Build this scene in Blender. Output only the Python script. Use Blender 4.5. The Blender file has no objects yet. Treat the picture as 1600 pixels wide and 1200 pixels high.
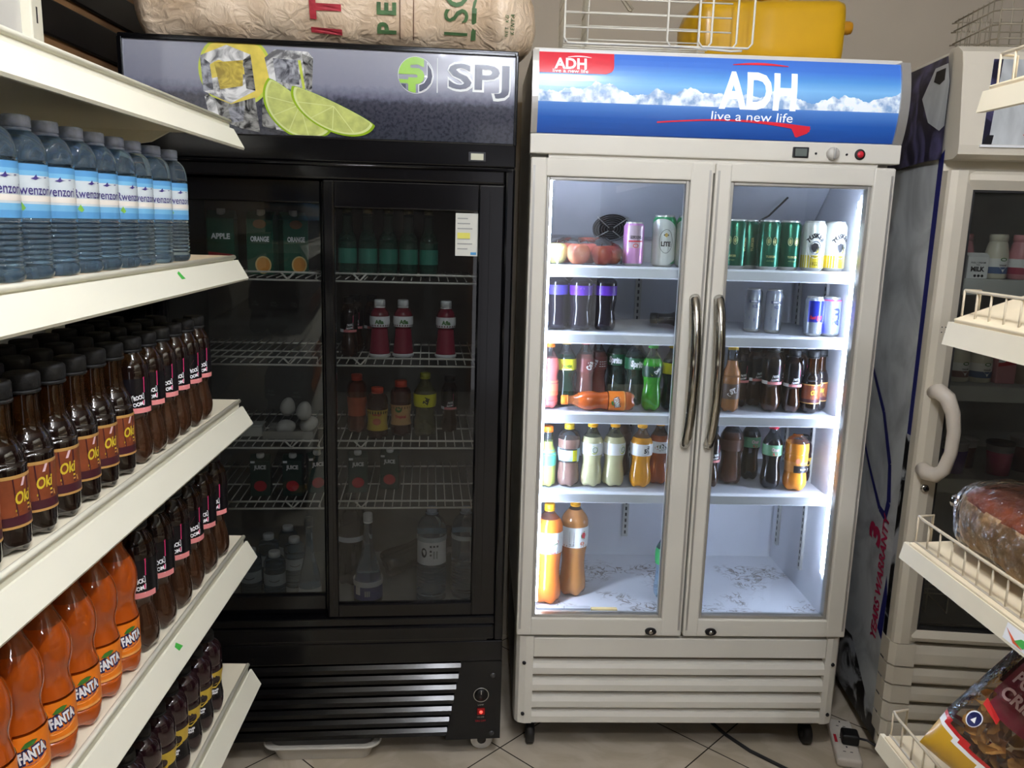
import bpy, bmesh, math, random
from math import sin, cos, pi, radians
from mathutils import Vector, Matrix, noise
random.seed(7)
SC = bpy.context.scene
COL = SC.collection

# ------------------------------------------------------------------ camera
FPX = 1305.4
PITCH, YAW, ROLL, CAMH = 0.1892, 0.0426, 0.0285, 1.5541
fw = Vector((sin(YAW)*cos(PITCH), cos(YAW)*cos(PITCH), -sin(PITCH)))
rt = Vector((cos(YAW), -sin(YAW), 0))
up = rt.cross(fw)
R_ = cos(ROLL)*rt + sin(ROLL)*up
U_ = -sin(ROLL)*rt + cos(ROLL)*up
cam = bpy.data.cameras.new('camera')
cam.sensor_width = 36
cam.lens = FPX/1600*36
cam.clip_start = .02
co = bpy.data.objects.new('camera', cam)
COL.objects.link(co)
co.matrix_world = Matrix(((R_.x, U_.x, -fw.x, 0), (R_.y, U_.y, -fw.y, 0), (R_.z, U_.z, -fw.z, CAMH), (0, 0, 0, 1)))
SC.camera = co

# ------------------------------------------------------------------ world, exposure
w = bpy.data.worlds.new('world')
SC.world = w
w.use_nodes = True
bgn = w.node_tree.nodes['Background']
bgn.inputs[0].default_value = (.95, .93, 1.0, 1)
bgn.inputs[1].default_value = 1.0
vs = SC.view_settings
vs.view_transform = 'Standard'
vs.look = 'None'
vs.gamma = 1
vs.use_curve_mapping = False
vs.exposure = 0.0

# lamp strengths (the tubes and strips themselves are built further down)
TUBE_E = 95.0
BULB_E = 860.0
STRIP_E = 135.0
SIGN_E = 0.35

# ------------------------------------------------------------------ materials
def lin(r, g, b):
    f = lambda c: ((c/255+.055)/1.055)**2.4 if c/255 > .04045 else c/255/12.92
    return (f(r), f(g), f(b), 1)

MATS = {}
def newmat(name):
    m = bpy.data.materials.new(name)
    m.use_nodes = True
    nt = m.node_tree
    return m, nt, nt.nodes, nt.links, nt.nodes['Principled BSDF']

def mat(name, rgb, rough=.45, metal=0, var=.06, nscale=14, bump=0, bscale=60, trans=0, ior=1.45, emit=0, coat=0, sub=0):
    if name in MATS: return MATS[name]
    m, nt, N, L, P = newmat(name)
    c = lin(*rgb)
    tc = N.new('ShaderNodeTexCoord')
    if var:
        nz = N.new('ShaderNodeTexNoise'); nz.inputs['Scale'].default_value = nscale; nz.inputs['Detail'].default_value = 3
        L.new(tc.outputs['Object'], nz.inputs['Vector'])
        rp = N.new('ShaderNodeValToRGB')
        rp.color_ramp.elements[0].position = .3; rp.color_ramp.elements[1].position = .7
        rp.color_ramp.elements[0].color = tuple(x*(1-var) for x in c[:3])+(1,)
        rp.color_ramp.elements[1].color = tuple(min(1, x*(1+var)) for x in c[:3])+(1,)
        L.new(nz.outputs['Fac'], rp.inputs['Fac'])
        L.new(rp.outputs['Color'], P.inputs['Base Color'])
        if emit: L.new(rp.outputs['Color'], P.inputs['Emission Color'])
    else:
        P.inputs['Base Color'].default_value = c
        if emit: P.inputs['Emission Color'].default_value = c
    P.inputs['Roughness'].default_value = rough
    P.inputs['Metallic'].default_value = metal
    P.inputs['IOR'].default_value = ior
    P.inputs['Transmission Weight'].default_value = trans
    P.inputs['Coat Weight'].default_value = coat
    P.inputs['Emission Strength'].default_value = emit
    if sub:
        P.inputs['Subsurface Weight'].default_value = sub
        P.inputs['Subsurface Radius'].default_value = (.02, .01, .006)
    if bump:
        bz = N.new('ShaderNodeTexNoise'); bz.inputs['Scale'].default_value = bscale; bz.inputs['Detail'].default_value = 4
        L.new(tc.outputs['Object'], bz.inputs['Vector'])
        bp = N.new('ShaderNodeBump'); bp.inputs['Strength'].default_value = bump; bp.inputs['Distance'].default_value = .01
        L.new(bz.outputs['Fac'], bp.inputs['Height']); L.new(bp.outputs['Normal'], P.inputs['Normal'])
    MATS[name] = m
    return m

def clear(name, tint, ior=1.45, rough=.02, haze=0, hazecol=(200, 200, 200), bump=0):
    """thin clear plastic or pane: tinted transparency with a fresnel gloss"""
    if name in MATS: return MATS[name]
    m, nt, N, L, P = newmat(name)
    N.remove(P)
    out = N['Material Output']
    tr = N.new('ShaderNodeBsdfTransparent'); tr.inputs[0].default_value = lin(*tint)
    gl = N.new('ShaderNodeBsdfGlossy'); gl.inputs['Roughness'].default_value = rough
    fr = N.new('ShaderNodeFresnel'); fr.inputs['IOR'].default_value = ior
    mx = N.new('ShaderNodeMixShader')
    L.new(fr.outputs[0], mx.inputs[0]); L.new(gl.outputs[0], mx.inputs[2])
    tc = N.new('ShaderNodeTexCoord')
    if haze:
        df = N.new('ShaderNodeBsdfDiffuse'); df.inputs[0].default_value = lin(*hazecol)
        nz = N.new('ShaderNodeTexNoise'); nz.inputs['Scale'].default_value = 6; nz.inputs['Detail'].default_value = 5
        L.new(tc.outputs['Object'], nz.inputs['Vector'])
        mr = N.new('ShaderNodeMapRange'); mr.inputs[1].default_value = .35; mr.inputs[2].default_value = .75
        mr.inputs[3].default_value = haze*.4; mr.inputs[4].default_value = haze
        L.new(nz.outputs['Fac'], mr.inputs[0])
        m2 = N.new('ShaderNodeMixShader'); L.new(mr.outputs[0], m2.inputs[0]); L.new(tr.outputs[0], m2.inputs[1]); L.new(df.outputs[0], m2.inputs[2])
        L.new(m2.outputs[0], mx.inputs[1])
    else:
        L.new(tr.outputs[0], mx.inputs[1])
    if bump:
        bz = N.new('ShaderNodeTexNoise'); bz.inputs['Scale'].default_value = 45; bz.inputs['Detail'].default_value = 3
        L.new(tc.outputs['Object'], bz.inputs['Vector'])
        bp = N.new('ShaderNodeBump'); bp.inputs['Strength'].default_value = bump; bp.inputs['Distance'].default_value = .01
        L.new(bz.outputs['Fac'], bp.inputs['Height']); L.new(bp.outputs['Normal'], gl.inputs['Normal']); L.new(bp.outputs['Normal'], fr.inputs['Normal'])
    L.new(mx.outputs[0], out.inputs[0])
    MATS[name] = m
    return m

cream = mat('cream_metal', (236, 232, 212), .38, var=.02, nscale=5)
creamboard = mat('cream_board', (232, 222, 196), .45, var=.05, nscale=7)
tanboard = mat('tan_board', (226, 205, 168), .5, var=.06, nscale=7)
fwhite = mat('fridge_white', (220, 216, 204), .35, var=.03, nscale=4)
inner = mat('liner_white', (205, 206, 212), .4, var=.04, nscale=5)
rubber = mat('dark_gasket', (35, 34, 34), .6)
black = mat('black_gloss', (7, 7, 9), .14, var=.2)
blackm = mat('black_matt', (11, 11, 12), .42, var=.15)
blackin = mat('black_liner', (92, 90, 84), .55, var=.12, nscale=4)
chrome = mat('chrome', (200, 198, 192), .12, 1, var=.04)
alu = mat('aluminium', (190, 188, 182), .35, .6, var=.04)
wirew = mat('white_wire', (226, 222, 208), .4, var=.03)
wiret = mat('tan_wire', (200, 186, 160), .45, var=.1)
wireg = mat('grey_wire', (150, 140, 120), .45, .3, var=.1)
white = mat('white_print', (245, 245, 245), .4, var=.02)
inkblack = mat('black_print', (18, 17, 22), .4)
inkred = mat('red_print', (196, 38, 52), .4)
glass = clear('pane_glass', (246, 250, 250), 1.5, .0, haze=.025)
cglass = clear('fridge_pane_glass', (236, 238, 236), 1.5, .01, haze=.03, hazecol=(190, 185, 180))
dglass = clear('dim_pane_glass', (226, 228, 228), 1.5, .01, haze=.012, hazecol=(190, 185, 180))

# ------------------------------------------------------------------ mesh builder
TXT = {}
def textmesh(s, bold):
    k = (s, bold)
    if k in TXT: return TXT[k]
    cu = bpy.data.curves.new('t', 'FONT'); cu.body = s; cu.size = 1; cu.resolution_u = 3; cu.offset = bold
    o = bpy.data.objects.new('t', cu); COL.objects.link(o)
    bpy.context.view_layer.update()
    e = o.evaluated_get(bpy.context.evaluated_depsgraph_get())
    me = e.to_mesh()
    V = [(v.co.x, v.co.y) for v in me.vertices] or [(0, 0)]; F = [tuple(p.vertices) for p in me.polygons]
    e.to_mesh_clear(); bpy.data.objects.remove(o); bpy.data.curves.remove(cu)
    x0 = min(v[0] for v in V); x1 = max(v[0] for v in V)
    V = [((x-(x0+x1)/2)/.70, y/.70) for x, y in V]
    TXT[k] = (V, F, (x1-x0)/.70)
    return TXT[k]

class G:
    def __init__(s): s.V = []; s.F = []; s.MI = []; s.SM = []; s.mats = []
    def mi(s, m):
        if m not in s.mats: s.mats.append(m)
        return s.mats.index(m)
    def add(s, V, F, m, smooth=False, M=None, solid=False):
        if solid:
            vol = 0
            for f in F:
                a = Vector(V[f[0]])
                for k in range(1, len(f)-1): vol += a.dot(Vector(V[f[k]]).cross(Vector(V[f[k+1]])))
            if vol < 0: F = [tuple(f)[::-1] for f in F]
        b = len(s.V); i = s.mi(m)
        s.V += [tuple(M @ Vector(v)) if M else tuple(v) for v in V]
        for f in F: s.F.append(tuple(b+k for k in f)); s.MI.append(i); s.SM.append(smooth)
        return s
    def box(s, x0, x1, y0, y1, z0, z1, m, bev=0, M=None, seg=2, smooth=False):
        bm = bmesh.new()
        bmesh.ops.create_cube(bm, size=1)
        for v in bm.verts: v.co = Vector(((x0+x1)/2+v.co.x*(x1-x0), (y0+y1)/2+v.co.y*(y1-y0), (z0+z1)/2+v.co.z*(z1-z0)))
        if bev: bmesh.ops.bevel(bm, geom=bm.edges[:], offset=bev, segments=seg, affect='EDGES', profile=.5)
        bm.verts.index_update()
        s.add([v.co.copy() for v in bm.verts], [[v.index for v in f.verts] for f in bm.faces], m, smooth, M)
        bm.free(); return s
    def lathe(s, prof, m, seg=24, ctr=(0, 0, 0), wob=None, M=None, mz=None, smooth=True, axis='z'):
        """mz: list of (z limit, material): faces above the limit take that material"""
        V = []; rings = []
        for r, z in prof:
            if r < 1e-6: rings.append([len(V)]); V.append((0, 0, z))
            else:
                ring = []
                for k in range(seg):
                    a = 2*pi*k/seg; rr, zz = (r, z) if not wob else wob(r, z, a)
                    ring.append(len(V)); V.append((rr*cos(a), rr*sin(a), zz))
                rings.append(ring)
        bymat = {}
        for i in range(len(rings)-1):
            A, B = rings[i], rings[i+1]; F = []
            for k in range(seg):
                n = (k+1) % seg
                if len(A) == 1 and len(B) == 1: continue
                if len(A) == 1: F.append((A[0], B[n], B[k]))
                elif len(B) == 1: F.append((A[k], A[n], B[0]))
                else: F.append((A[k], A[n], B[n], B[k]))
            mm = m
            if mz:
                zc = (prof[i][1]+prof[i+1][1])/2
                for lim, q in mz:
                    if zc > lim: mm = q
            bymat.setdefault(mm, []).extend(F)
        if axis == 'x': V = [(z, x, y) for x, y, z in V]
        if axis == 'y': V = [(y, z, x) for x, y, z in V]
        V = [(x+ctr[0], y+ctr[1], z+ctr[2]) for x, y, z in V]
        b = len(s.V); s.V += [tuple(M @ Vector(v)) if M else v for v in V]
        for mm, F in bymat.items():
            i = s.mi(mm)
            for f in F: s.F.append(tuple(b+k for k in f)); s.MI.append(i); s.SM.append(smooth)
        return s
    def tube(s, pts, r, m, seg=6, closed=False, M=None, flat=1):
        P = [Vector(p) for p in pts]; n = len(P); V = []; F = []; prev = None
        for i in range(n):
            a = P[(i-1) % n] if (closed or i > 0) else P[i]; b = P[(i+1) % n] if (closed or i < n-1) else P[i]
            t = (b-a).normalized()
            if prev is None:
                u = t.cross(Vector((0, 0, 1)));
                if u.length < .1: u = t.cross(Vector((0, 1, 0)))
            else:
                u = prev - t*prev.dot(t)
            u.normalize(); prev = u; v = t.cross(u)
            ri = r[i] if isinstance(r, (list, tuple)) else r
            for k in range(seg):
                an = 2*pi*k/seg; V.append(P[i]+u*cos(an)*ri+v*sin(an)*ri*flat)
        for i in range(n if closed else n-1):
            j = (i+1) % n
            for k in range(seg): q = (k+1) % seg; F.append((i*seg+k, i*seg+q, j*seg+q, j*seg+k))
        if not closed: F.append(tuple(range(seg))[::-1]); F.append(tuple((n-1)*seg+k for k in range(seg)))
        return s.add(V, F, m, True, M, not closed)
    def prism(s, pts, f, d0, d1, m):
        """polygon pts (u,v) extruded between depths d0 and d1; f(u,v,d) -> 3D"""
        n = len(pts)
        V = [f(u, v, d0) for u, v in pts]+[f(u, v, d1) for u, v in pts]
        F = [tuple(range(n))[::-1], tuple(range(n, 2*n))]+[(k, (k+1) % n, n+(k+1) % n, n+k) for k in range(n)]
        return s.add(V, F, m, False, None, True)
    def sheet(s, pts, f, m):
        return s.add([f(u, v) for u, v in pts], [tuple(range(len(pts)))], m)
    def text(s, t, h, f, m, bold=.015, width=None, rot=0, ctr=(0, 0), step=None, shear=0, vstep=None):
        V, F, wd = textmesh(t, bold)
        sx = (width/wd) if width else h
        W = [(x*sx+shear*y*h, (y-.5)*h) for x, y in V]
        if step or vstep:
            bm = bmesh.new(); vs_ = [bm.verts.new((x, y, 0)) for x, y in W]
            for q in F:
                try: bm.faces.new([vs_[k] for k in q])
                except ValueError: pass
            for ax, st in ((0, step), (1, vstep)):
                if not st: continue
                lo = min(p[ax] for p in W)+st; hi = max(p[ax] for p in W); no = ((1, 0, 0), (0, 1, 0))[ax]
                while lo < hi:
                    bmesh.ops.bisect_plane(bm, geom=bm.verts[:]+bm.edges[:]+bm.faces[:], plane_co=tuple(lo*c for c in no), plane_no=no); lo += st
            bm.verts.index_update()
            W = [(v.co.x, v.co.y) for v in bm.verts]; F = [[v.index for v in q.verts] for q in bm.faces]; bm.free()
        c, q = cos(rot), sin(rot)
        return s.add([f(ctr[0]+x*c-y*q, ctr[1]+x*q+y*c) for x, y in W], F, m)
    def band(s, r, z0, z1, m, a0=-pi, a1=pi, seg=24, rows=1):
        full = abs(a1-a0-2*pi) < 1e-4
        V = []; F = []; n = seg+1
        for j in range(rows+1):
            z = z0+(z1-z0)*j/rows; rr = r(z) if callable(r) else r
            for k in range(n): a = a0+(a1-a0)*k/seg; V.append((rr*sin(a), -rr*cos(a), z))
        for j in range(rows):
            for k in range(seg): F.append((j*n+k, j*n+k+1, (j+1)*n+k+1, (j+1)*n+k))
        return s.add(V, F, m, True)
    def build(s, name, parent=None):
        me = bpy.data.meshes.new(name); me.from_pydata(s.V, [], s.F)
        for m in s.mats: me.materials.append(m)
        me.polygons.foreach_set('material_index', s.MI); me.polygons.foreach_set('use_smooth', s.SM)
        me.update()
        o = bpy.data.objects.new(name, me); COL.objects.link(o)
        if parent: o.parent = parent
        return o

def cyl(r, zc=0, a0=0): return lambda u, v: (r*sin(a0+u/r), -r*cos(a0+u/r), zc+v)
def tag(o, label=None, cat=None, group=None, kind=None):
    if label: o['label'] = label
    if cat: o['category'] = cat
    if group: o['group'] = group
    if kind: o['kind'] = kind
    return o
def thing(name, label, cat, loc=(0, 0, 0), rz=0, group=None):
    o = bpy.data.objects.new(name, None); COL.objects.link(o); o.empty_display_size = .03
    o.location = loc; o.rotation_euler = (0, 0, rz)
    return tag(o, label, cat, group)
KIDS = {}
def part(g, name, parent, label=None):
    o = g.build(name, parent)
    if label: o['label'] = label
    KIDS.setdefault(parent.name, []).append(o)
    return o
def dup(src, loc, rot=(0, 0, 0), label=None, group=None, scale=1):
    r = src.copy(); COL.objects.link(r); r.location = loc; r.rotation_euler = rot
    r.scale = (scale,)*3 if not isinstance(scale, tuple) else scale
    if label: r['label'] = label
    if group: r['group'] = group
    elif 'group' in r: del r['group']
    for c in KIDS.get(src.name, []):
        d = c.copy(); COL.objects.link(d); d.parent = r
        for e in KIDS.get(c.name, []):
            q = e.copy(); COL.objects.link(q); q.parent = d
    return r
PROTO = {}
def put(kind, loc, rz, label, group=None, rot=None, scale=1):
    """first use builds the thing, later uses copy it with its parts"""
    rot = rot or (0, 0, rz)
    if kind not in PROTO:
        o = PROTO[kind] = KIND[kind]()
        o.location = loc; o.rotation_euler = rot; o['label'] = label
        o.scale = (scale,)*3 if not isinstance(scale, tuple) else scale
        if group: o['group'] = group
        return o
    return dup(PROTO[kind], loc, rot, label, group, scale)
ORD = ['first', 'second', 'third', 'fourth', 'fifth', 'sixth', 'seventh', 'eighth', 'ninth', 'tenth', 'eleventh', 'twelfth', 'thirteenth', 'fourteenth', 'fifteenth']
def struct(g, name): return tag(g.build(name), kind='structure')


# ------------------------------------------------------------------ setting
XL, XR, YF, YB, ZC = -1.03, 2.6, -3.2, 2.98, 2.85
def floor_mat():
    m, nt, N, L, P = newmat('floor_tiles')
    tc = N.new('ShaderNodeTexCoord'); mp = N.new('ShaderNodeMapping')
    mp.inputs['Rotation'].default_value = (0, 0, radians(45)); mp.inputs['Location'].default_value = (.19, .13, 0)
    L.new(tc.outputs['Object'], mp.inputs['Vector'])
    br = N.new('ShaderNodeTexBrick'); br.offset = 0; br.inputs['Scale'].default_value = 1
    br.inputs['Mortar Size'].default_value = .0022; br.inputs['Brick Width'].default_value = .45; br.inputs['Row Height'].default_value = .45
    br.inputs['Color1'].default_value = lin(206, 194, 174); br.inputs['Color2'].default_value = lin(198, 186, 166); br.inputs['Mortar'].default_value = lin(62, 56, 48)
    L.new(mp.outputs[0], br.inputs['Vector'])
    nz = N.new('ShaderNodeTexNoise'); nz.inputs['Scale'].default_value = 3; nz.inputs['Detail'].default_value = 6; nz.inputs['Distortion'].default_value = 2.5
    L.new(tc.outputs['Object'], nz.inputs['Vector'])
    rp = N.new('ShaderNodeValToRGB'); rp.color_ramp.elements[0].position = .45; rp.color_ramp.elements[1].position = .6
    rp.color_ramp.elements[0].color = (.82, .8, .76, 1); rp.color_ramp.elements[1].color = (1, 1, 1, 1)
    L.new(nz.outputs['Fac'], rp.inputs['Fac'])
    mx = N.new('ShaderNodeMix'); mx.data_type = 'RGBA'; mx.blend_type = 'MULTIPLY'; mx.inputs[0].default_value = 1
    L.new(br.outputs['Color'], mx.inputs[6]); L.new(rp.outputs['Color'], mx.inputs[7]); L.new(mx.outputs[2], P.inputs['Base Color'])
    P.inputs['Roughness'].default_value = .22
    return m
wallm = mat('wall_paint', (186, 174, 154), .8, var=.04, nscale=3, bump=.05, bscale=90)
dimwall = mat('unseen_wall_dark', (74, 64, 56), .8, var=.1, nscale=2)  # unseen walls coloured dark to keep the black cooler's reflections dim
ceilm = mat('ceiling_paint', (215, 208, 195), .85, var=.03, nscale=2)
slatblack = mat('slat_black', (20, 18, 17), .45, var=.3, nscale=5)
slattan = mat('slat_tan', (150, 112, 74), .6, var=.2, nscale=8)
struct(G().box(XL-.1, XR+.1, YF-.1, YB+.1, -.1, 0, floor_mat()), 'floor')
struct(G().box(XL-.1, XR+.1, YF-.1, YB+.1, ZC, ZC+.1, ceilm), 'ceiling')
struct(G().box(XL-.1, XR+.1, YB, YB+.1, 0, ZC, wallm), 'wall_back')
struct(G().box(XR, XR+.1, YF, YB, 0, ZC, dimwall), 'wall_right')
g = G().box(XL-.1, .6, YF-.1, YF, 0, ZC, dimwall).box(1.1, XR, YF-.1, YF, 0, ZC, dimwall).box(.6, 1.1, YF-.1, YF, 2.1, ZC, dimwall)
struct(g, 'wall_front')
doorm = mat('door_frame_paint', (120, 84, 58), .5)
struct(G().box(.56, .6, YF-.11, YF+.02, 0, 2.14, doorm).box(1.1, 1.14, YF-.11, YF+.02, 0, 2.14, doorm).box(.56, 1.14, YF-.11, YF+.02, 2.1, 2.14, doorm), 'door_1')
# left wall: dark horizontal slats with tan grooves between them
g = G().box(XL-.1, XL-.012, YF, YB, 0, ZC, slattan)
z = .02
while z < ZC-.1:
    g.box(XL-.012, XL, YF, YB, z, z+.086, slatblack, .004, seg=1); z += .108
struct(g, 'wall_left')

# ceiling tubes (behind the camera)
tubem = mat('tube_light', (240, 244, 255), .4, var=0, emit=TUBE_E)
fixm = mat('tube_fixture', (230, 228, 220), .5)
for i, (x, y, n) in enumerate([(.10, .10, 'nearest the coolers'), (.62, -1.9, 'nearest the doorway')]):
    t = thing('ceiling_lamp', 'white ceiling tube lamp %s' % n, 'lamp', (x, y, ZC), pi/2 if i == 0 else 0, 'ceiling tube lamps')
    part(G().box(-.62, .62, -.035, .035, -.05, 0, fixm, .008), 'fixture', t)
    part(G().tube([(-.58, 0, -.075), (.58, 0, -.075)], .017, tubem, 12), 'tube', t)
    part(G().box(-.62, -.58, -.02, .02, -.1, -.05, fixm, .004), 'socket', t)
    part(G().box(.58, .62, -.02, .02, -.1, -.05, fixm, .004), 'socket', t)

# two bare bulbs hanging in the aisle behind the camera
bulbm = mat('bulb_light', (238, 243, 255), .4, var=0, emit=BULB_E)
for x, y, n in ((.36, .72, 'over the aisle'), (.34, -.35, 'further back')):
    t = thing('bulb_lamp', 'bare white bulb hanging from the ceiling %s' % n, 'lamp', (x, y, ZC), 0, 'hanging bulbs')
    part(G().lathe([(0, -.27), (.022, -.262), (.034, -.238), (.03, -.215), (.017, -.19), (.014, -.185)], bulbm, 20), 'bulb', t)
    part(G().lathe([(.0, -.19), (.016, -.19), (.02, -.18), (.02, -.14), (.006, -.13), (.003, -.13), (.003, -.02), (.04, -.01), (.04, 0)], fixm, 18), 'holder', t)

# ------------------------------------------------------------------ gondola shelving on the left
gd = thing('gondola_shelving', 'cream metal supermarket shelving unit stocked with drinks on the left', 'shelf', (0, 0, 0))
GY0, GY1 = -.25, 1.786
TIERS = [(1.725, 1.745), (1.461, 1.473), (1.147, 1.166), (.839, .857), (.527, .547), (.205, .225)]
part(G().box(-.905, -.885, GY0, 1.775, .02, 2.2, mat('back_panel_paint', (214, 212, 206), .45, var=.03)), 'back_panel', gd)
g = G().box(-.905, -.865, 1.735, 1.778, 0, 2.2, cream, .003)
for k in range(18): g.box(-.8655, -.8645, 1.752, 1.757, .15+k*.11, .18+k*.11, inkblack)
part(g, 'upright', gd)
part(G().box(-.905, -.865, GY0, GY0+.04, 0, 2.2, cream, .003), 'upright', gd)
for zr, zb in TIERS:
    lo = .02 if zb < .3 else zb-.028
    g = G().box(-.884, -.512, GY0, 1.782, zb-.003, zb, creamboard if zb != TIERS[1][1] else tanboard)
    g.box(-.884, -.512, GY0, 1.782, lo, zb-.003, cream)
    g.tube([(-.512, GY0, zb-.003), (-.512, 1.782, zb-.003)], .0045, cream, 8)
    sh = part(g, 'shelf', gd)
    g = G().prism([(-.5095, zr+.003), (-.5055, zr+.003), (-.4845, zr-.034), (-.4865, zr-.038), (-.498, zr-.036), (-.5095, zr-.01)], lambda u, v, d: (u, d, v), GY0, 1.788, cream)
    part(g, 'price_rail', sh)
    if lo > .1:
        for yy in (1.755, GY0+.02):
            g = G().prism([(-.884, zb-.028), (-.62, zb-.028), (-.66, zb-.05), (-.884, zb-.085)], lambda u, v, d: (u, d, v), yy-.004, yy+.004, cream)
            part(g, 'bracket', sh)
green = mat('green_sticker', (70, 180, 70), .5)
def stick(zr, y):
    f = lambda u, v: (-.5055+.0012-v*.021/.0425, y+u, zr+.003+v)
    part(G().sheet([(-.012, -.006), (-.002, -.003), (.013, -.017), (.004, -.022), (-.006, -.016)], f, green), 'sticker', gd, 'small green price sticker')
stick(1.461, 1.43); stick(.839, 1.335)

def ell(cx, cz, a, b, t0=0, t1=2*pi, n=40, rot=0):
    o = []
    for k in range(n+1):
        t = t0+(t1-t0)*k/n; x, y = a*cos(t), b*sin(t)
        o.append((cx+x*cos(rot)-y*sin(rot), cz+x*sin(rot)+y*cos(rot)))
    return o

# ------------------------------------------------------------------ white two-door cooler
wc = thing('display_cooler', 'white two-door glass display cooler with blue header, lit inside', 'cooler', (.128, 2.227, 0))
W, D, H = .964, .63, 2.0
g = G()
g.box(0, .046, .05, D, .385, 1.99, fwhite, .004).box(W-.046, W, .05, D, .385, 1.99, fwhite, .004)
g.box(.046, W-.046, .52, D, .385, 1.99, fwhite).box(.046, W-.046, .05, .52, .385, .425, fwhite)
g.box(.046, W-.046, .012, .52, 1.70, 1.742, fwhite).box(.0, W, .03, D, 1.985, 2.0, fwhite, .003)
g.box(0.004, W-.004, .06, D, .085, .385, blackm)
part(g, 'body', wc)
def liner_floor():
    m, nt, N, L, P = newmat('stained_liner')
    tc = N.new('ShaderNodeTexCoord')
    nz = N.new('ShaderNodeTexNoise'); nz.inputs['Scale'].default_value = 22; nz.inputs['Detail'].default_value = 5; nz.inputs['Distortion'].default_value = 1.6
    L.new(tc.outputs['Object'], nz.inputs['Vector'])
    rp = N.new('ShaderNodeValToRGB'); e = rp.color_ramp.elements
    e[0].position = .455; e[0].color = (0, 0, 0, 1); e[1].position = .545; e[1].color = (0, 0, 0, 1)
    k = e.new(.5); k.color = (1, 1, 1, 1)
    L.new(nz.outputs['Fac'], rp.inputs['Fac'])
    n2 = N.new('ShaderNodeTexNoise'); n2.inputs['Scale'].default_value = 7
    L.new(tc.outputs['Object'], n2.inputs['Vector'])
    r2 = N.new('ShaderNodeValToRGB'); r2.color_ramp.elements[0].position = .48; r2.color_ramp.elements[1].position = .58
    L.new(n2.outputs['Fac'], r2.inputs['Fac'])
    mu = N.new('ShaderNodeMath'); mu.operation = 'MULTIPLY'; L.new(rp.outputs['Color'], mu.inputs[0]); L.new(r2.outputs['Color'], mu.inputs[1])
    mx = N.new('ShaderNodeMix'); mx.data_type = 'RGBA'; mx.inputs[6].default_value = lin(212, 212, 216); mx.inputs[7].default_value = lin(104, 84, 62)
    L.new(mu.outputs[0], mx.inputs[0]); L.new(mx.outputs[2], P.inputs['Base Color']); P.inputs['Roughness'].default_value = .3
    return m
g = G()
g.box(.046, .05, .06, .52, .43, 1.70, inner).box(W-.05, W-.046, .06, .52, .43, 1.70, inner).box(.05, W-.05, .512, .52, .43, 1.70, inner)
g.box(.046, W-.046, .06, .52, 1.695, 1.70, inner).box(.046, W-.046, .05, .52, .425, .43, liner_floor())
part(g, 'interior_liner', wc)
# evaporator cover with its fan grille
g = G().prism([(.28, 1.694), (.455, 1.525), (.512, 1.515), (.512, 1.694)], lambda u, v, d: (d, u, v), .052, W-.052, mat('evaporator_cover_paint', (196, 197, 203), .4, var=.04))
ev = part(g, 'evaporator_cover', wc)
nrm = Vector((0, -.7, -.715)).normalized(); tz = Vector((0, -.715, .7)).normalized()
fc = Vector((.28, .424, 1.556)) + nrm*.004
F3 = lambda u, v, d=0: fc + Vector((1, 0, 0))*u + tz*v + nrm*d
g = G().sheet([(.057*cos(k*pi/16), .057*sin(k*pi/16)) for k in range(32)], lambda u, v: F3(u, v, .001), blackm)
for rr in (.012, .021, .03, .039, .048, .056): g.tube([F3(rr*cos(k*pi/14), rr*sin(k*pi/14), .008) for k in range(28)], .0014, mat('fan_ring_grey', (84, 84, 86), .4, .4), 5, True)
for a in (.8, 2.35, 3.9, 5.5): g.tube([F3(.01*cos(a), .01*sin(a), .01), F3(.068*cos(a), .068*sin(a), .007)], .0016, alu, 5)
part(g, 'fan_grille', ev)
g = G().tube([(.79, .3, 1.655), (.75, .34, 1.60), (.69, .40, 1.555), (.67, .43, 1.50)], .003, rubber, 6)
part(g, 'sensor_wire', ev)
# slotted shelf standards
for (x0, x1, y0, y1) in ((.385, .405, .506, .513), (.065, .085, .506, .513)):
    g = G().box(x0, x1, y0, y1, .50, 1.50, alu)
    for k in range(46): g.box((x0+x1)/2-.003, (x0+x1)/2+.003, y0-.0006, y0, .51+k*.0213, .522+k*.0213, inkblack)
    part(g, 'shelf_standard', wc)
for yy in (.44, .23):
    g = G().box(W-.058, W-.05, yy, yy+.02, .50, 1.50, alu)
    for k in range(46): g.box(W-.0586, W-.058, yy+.007, yy+.013, .51+k*.0213, .522+k*.0213, inkblack)
    part(g, 'shelf_standard', wc)
# shelves
SHW = [1.447, 1.263, 1.035, .80]
shelfglass = mat('shelf_plate', (196, 198, 204), .35, var=.04)
for zz in SHW:
    s = part(G().box(.056, W-.062, .078, .47, zz-.01, zz-.002, shelfglass, .001), 'shelf', wc)
    g = G().prism([(.07, zz), (.078, zz+.002), (.078, zz-.03), (.07, zz-.031), (.066, zz-.028), (.066, zz-.004)], lambda u, v, d: (d, u, v), .056, W-.062, mat('price_rail_plastic', (216, 217, 220), .3, var=.03))
    part(g, 'price_rail', s)
# led strips: dotted diodes in a clear channel
led = mat('led_light', (214, 226, 255), .4, var=0, emit=STRIP_E)
ledb = mat('led_channel', (232, 235, 242), .4, var=.02)
for x, z0, z1, q in ((.053, .47, 1.685, 1), (W-.0565, .565, 1.64, -1)):
    s = part(G().box(x-.003, x+.003, .050, .066, z0-.02, z1+.02, ledb, .001), 'led_strip', wc)
    g = G().box(min(x+q*.003, x+q*.009), max(x+q*.003, x+q*(.009 if q > 0 else .015)), .052, .064, z0, z1, led, .001, seg=1)
    part(g, 'diode_row', s)
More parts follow.
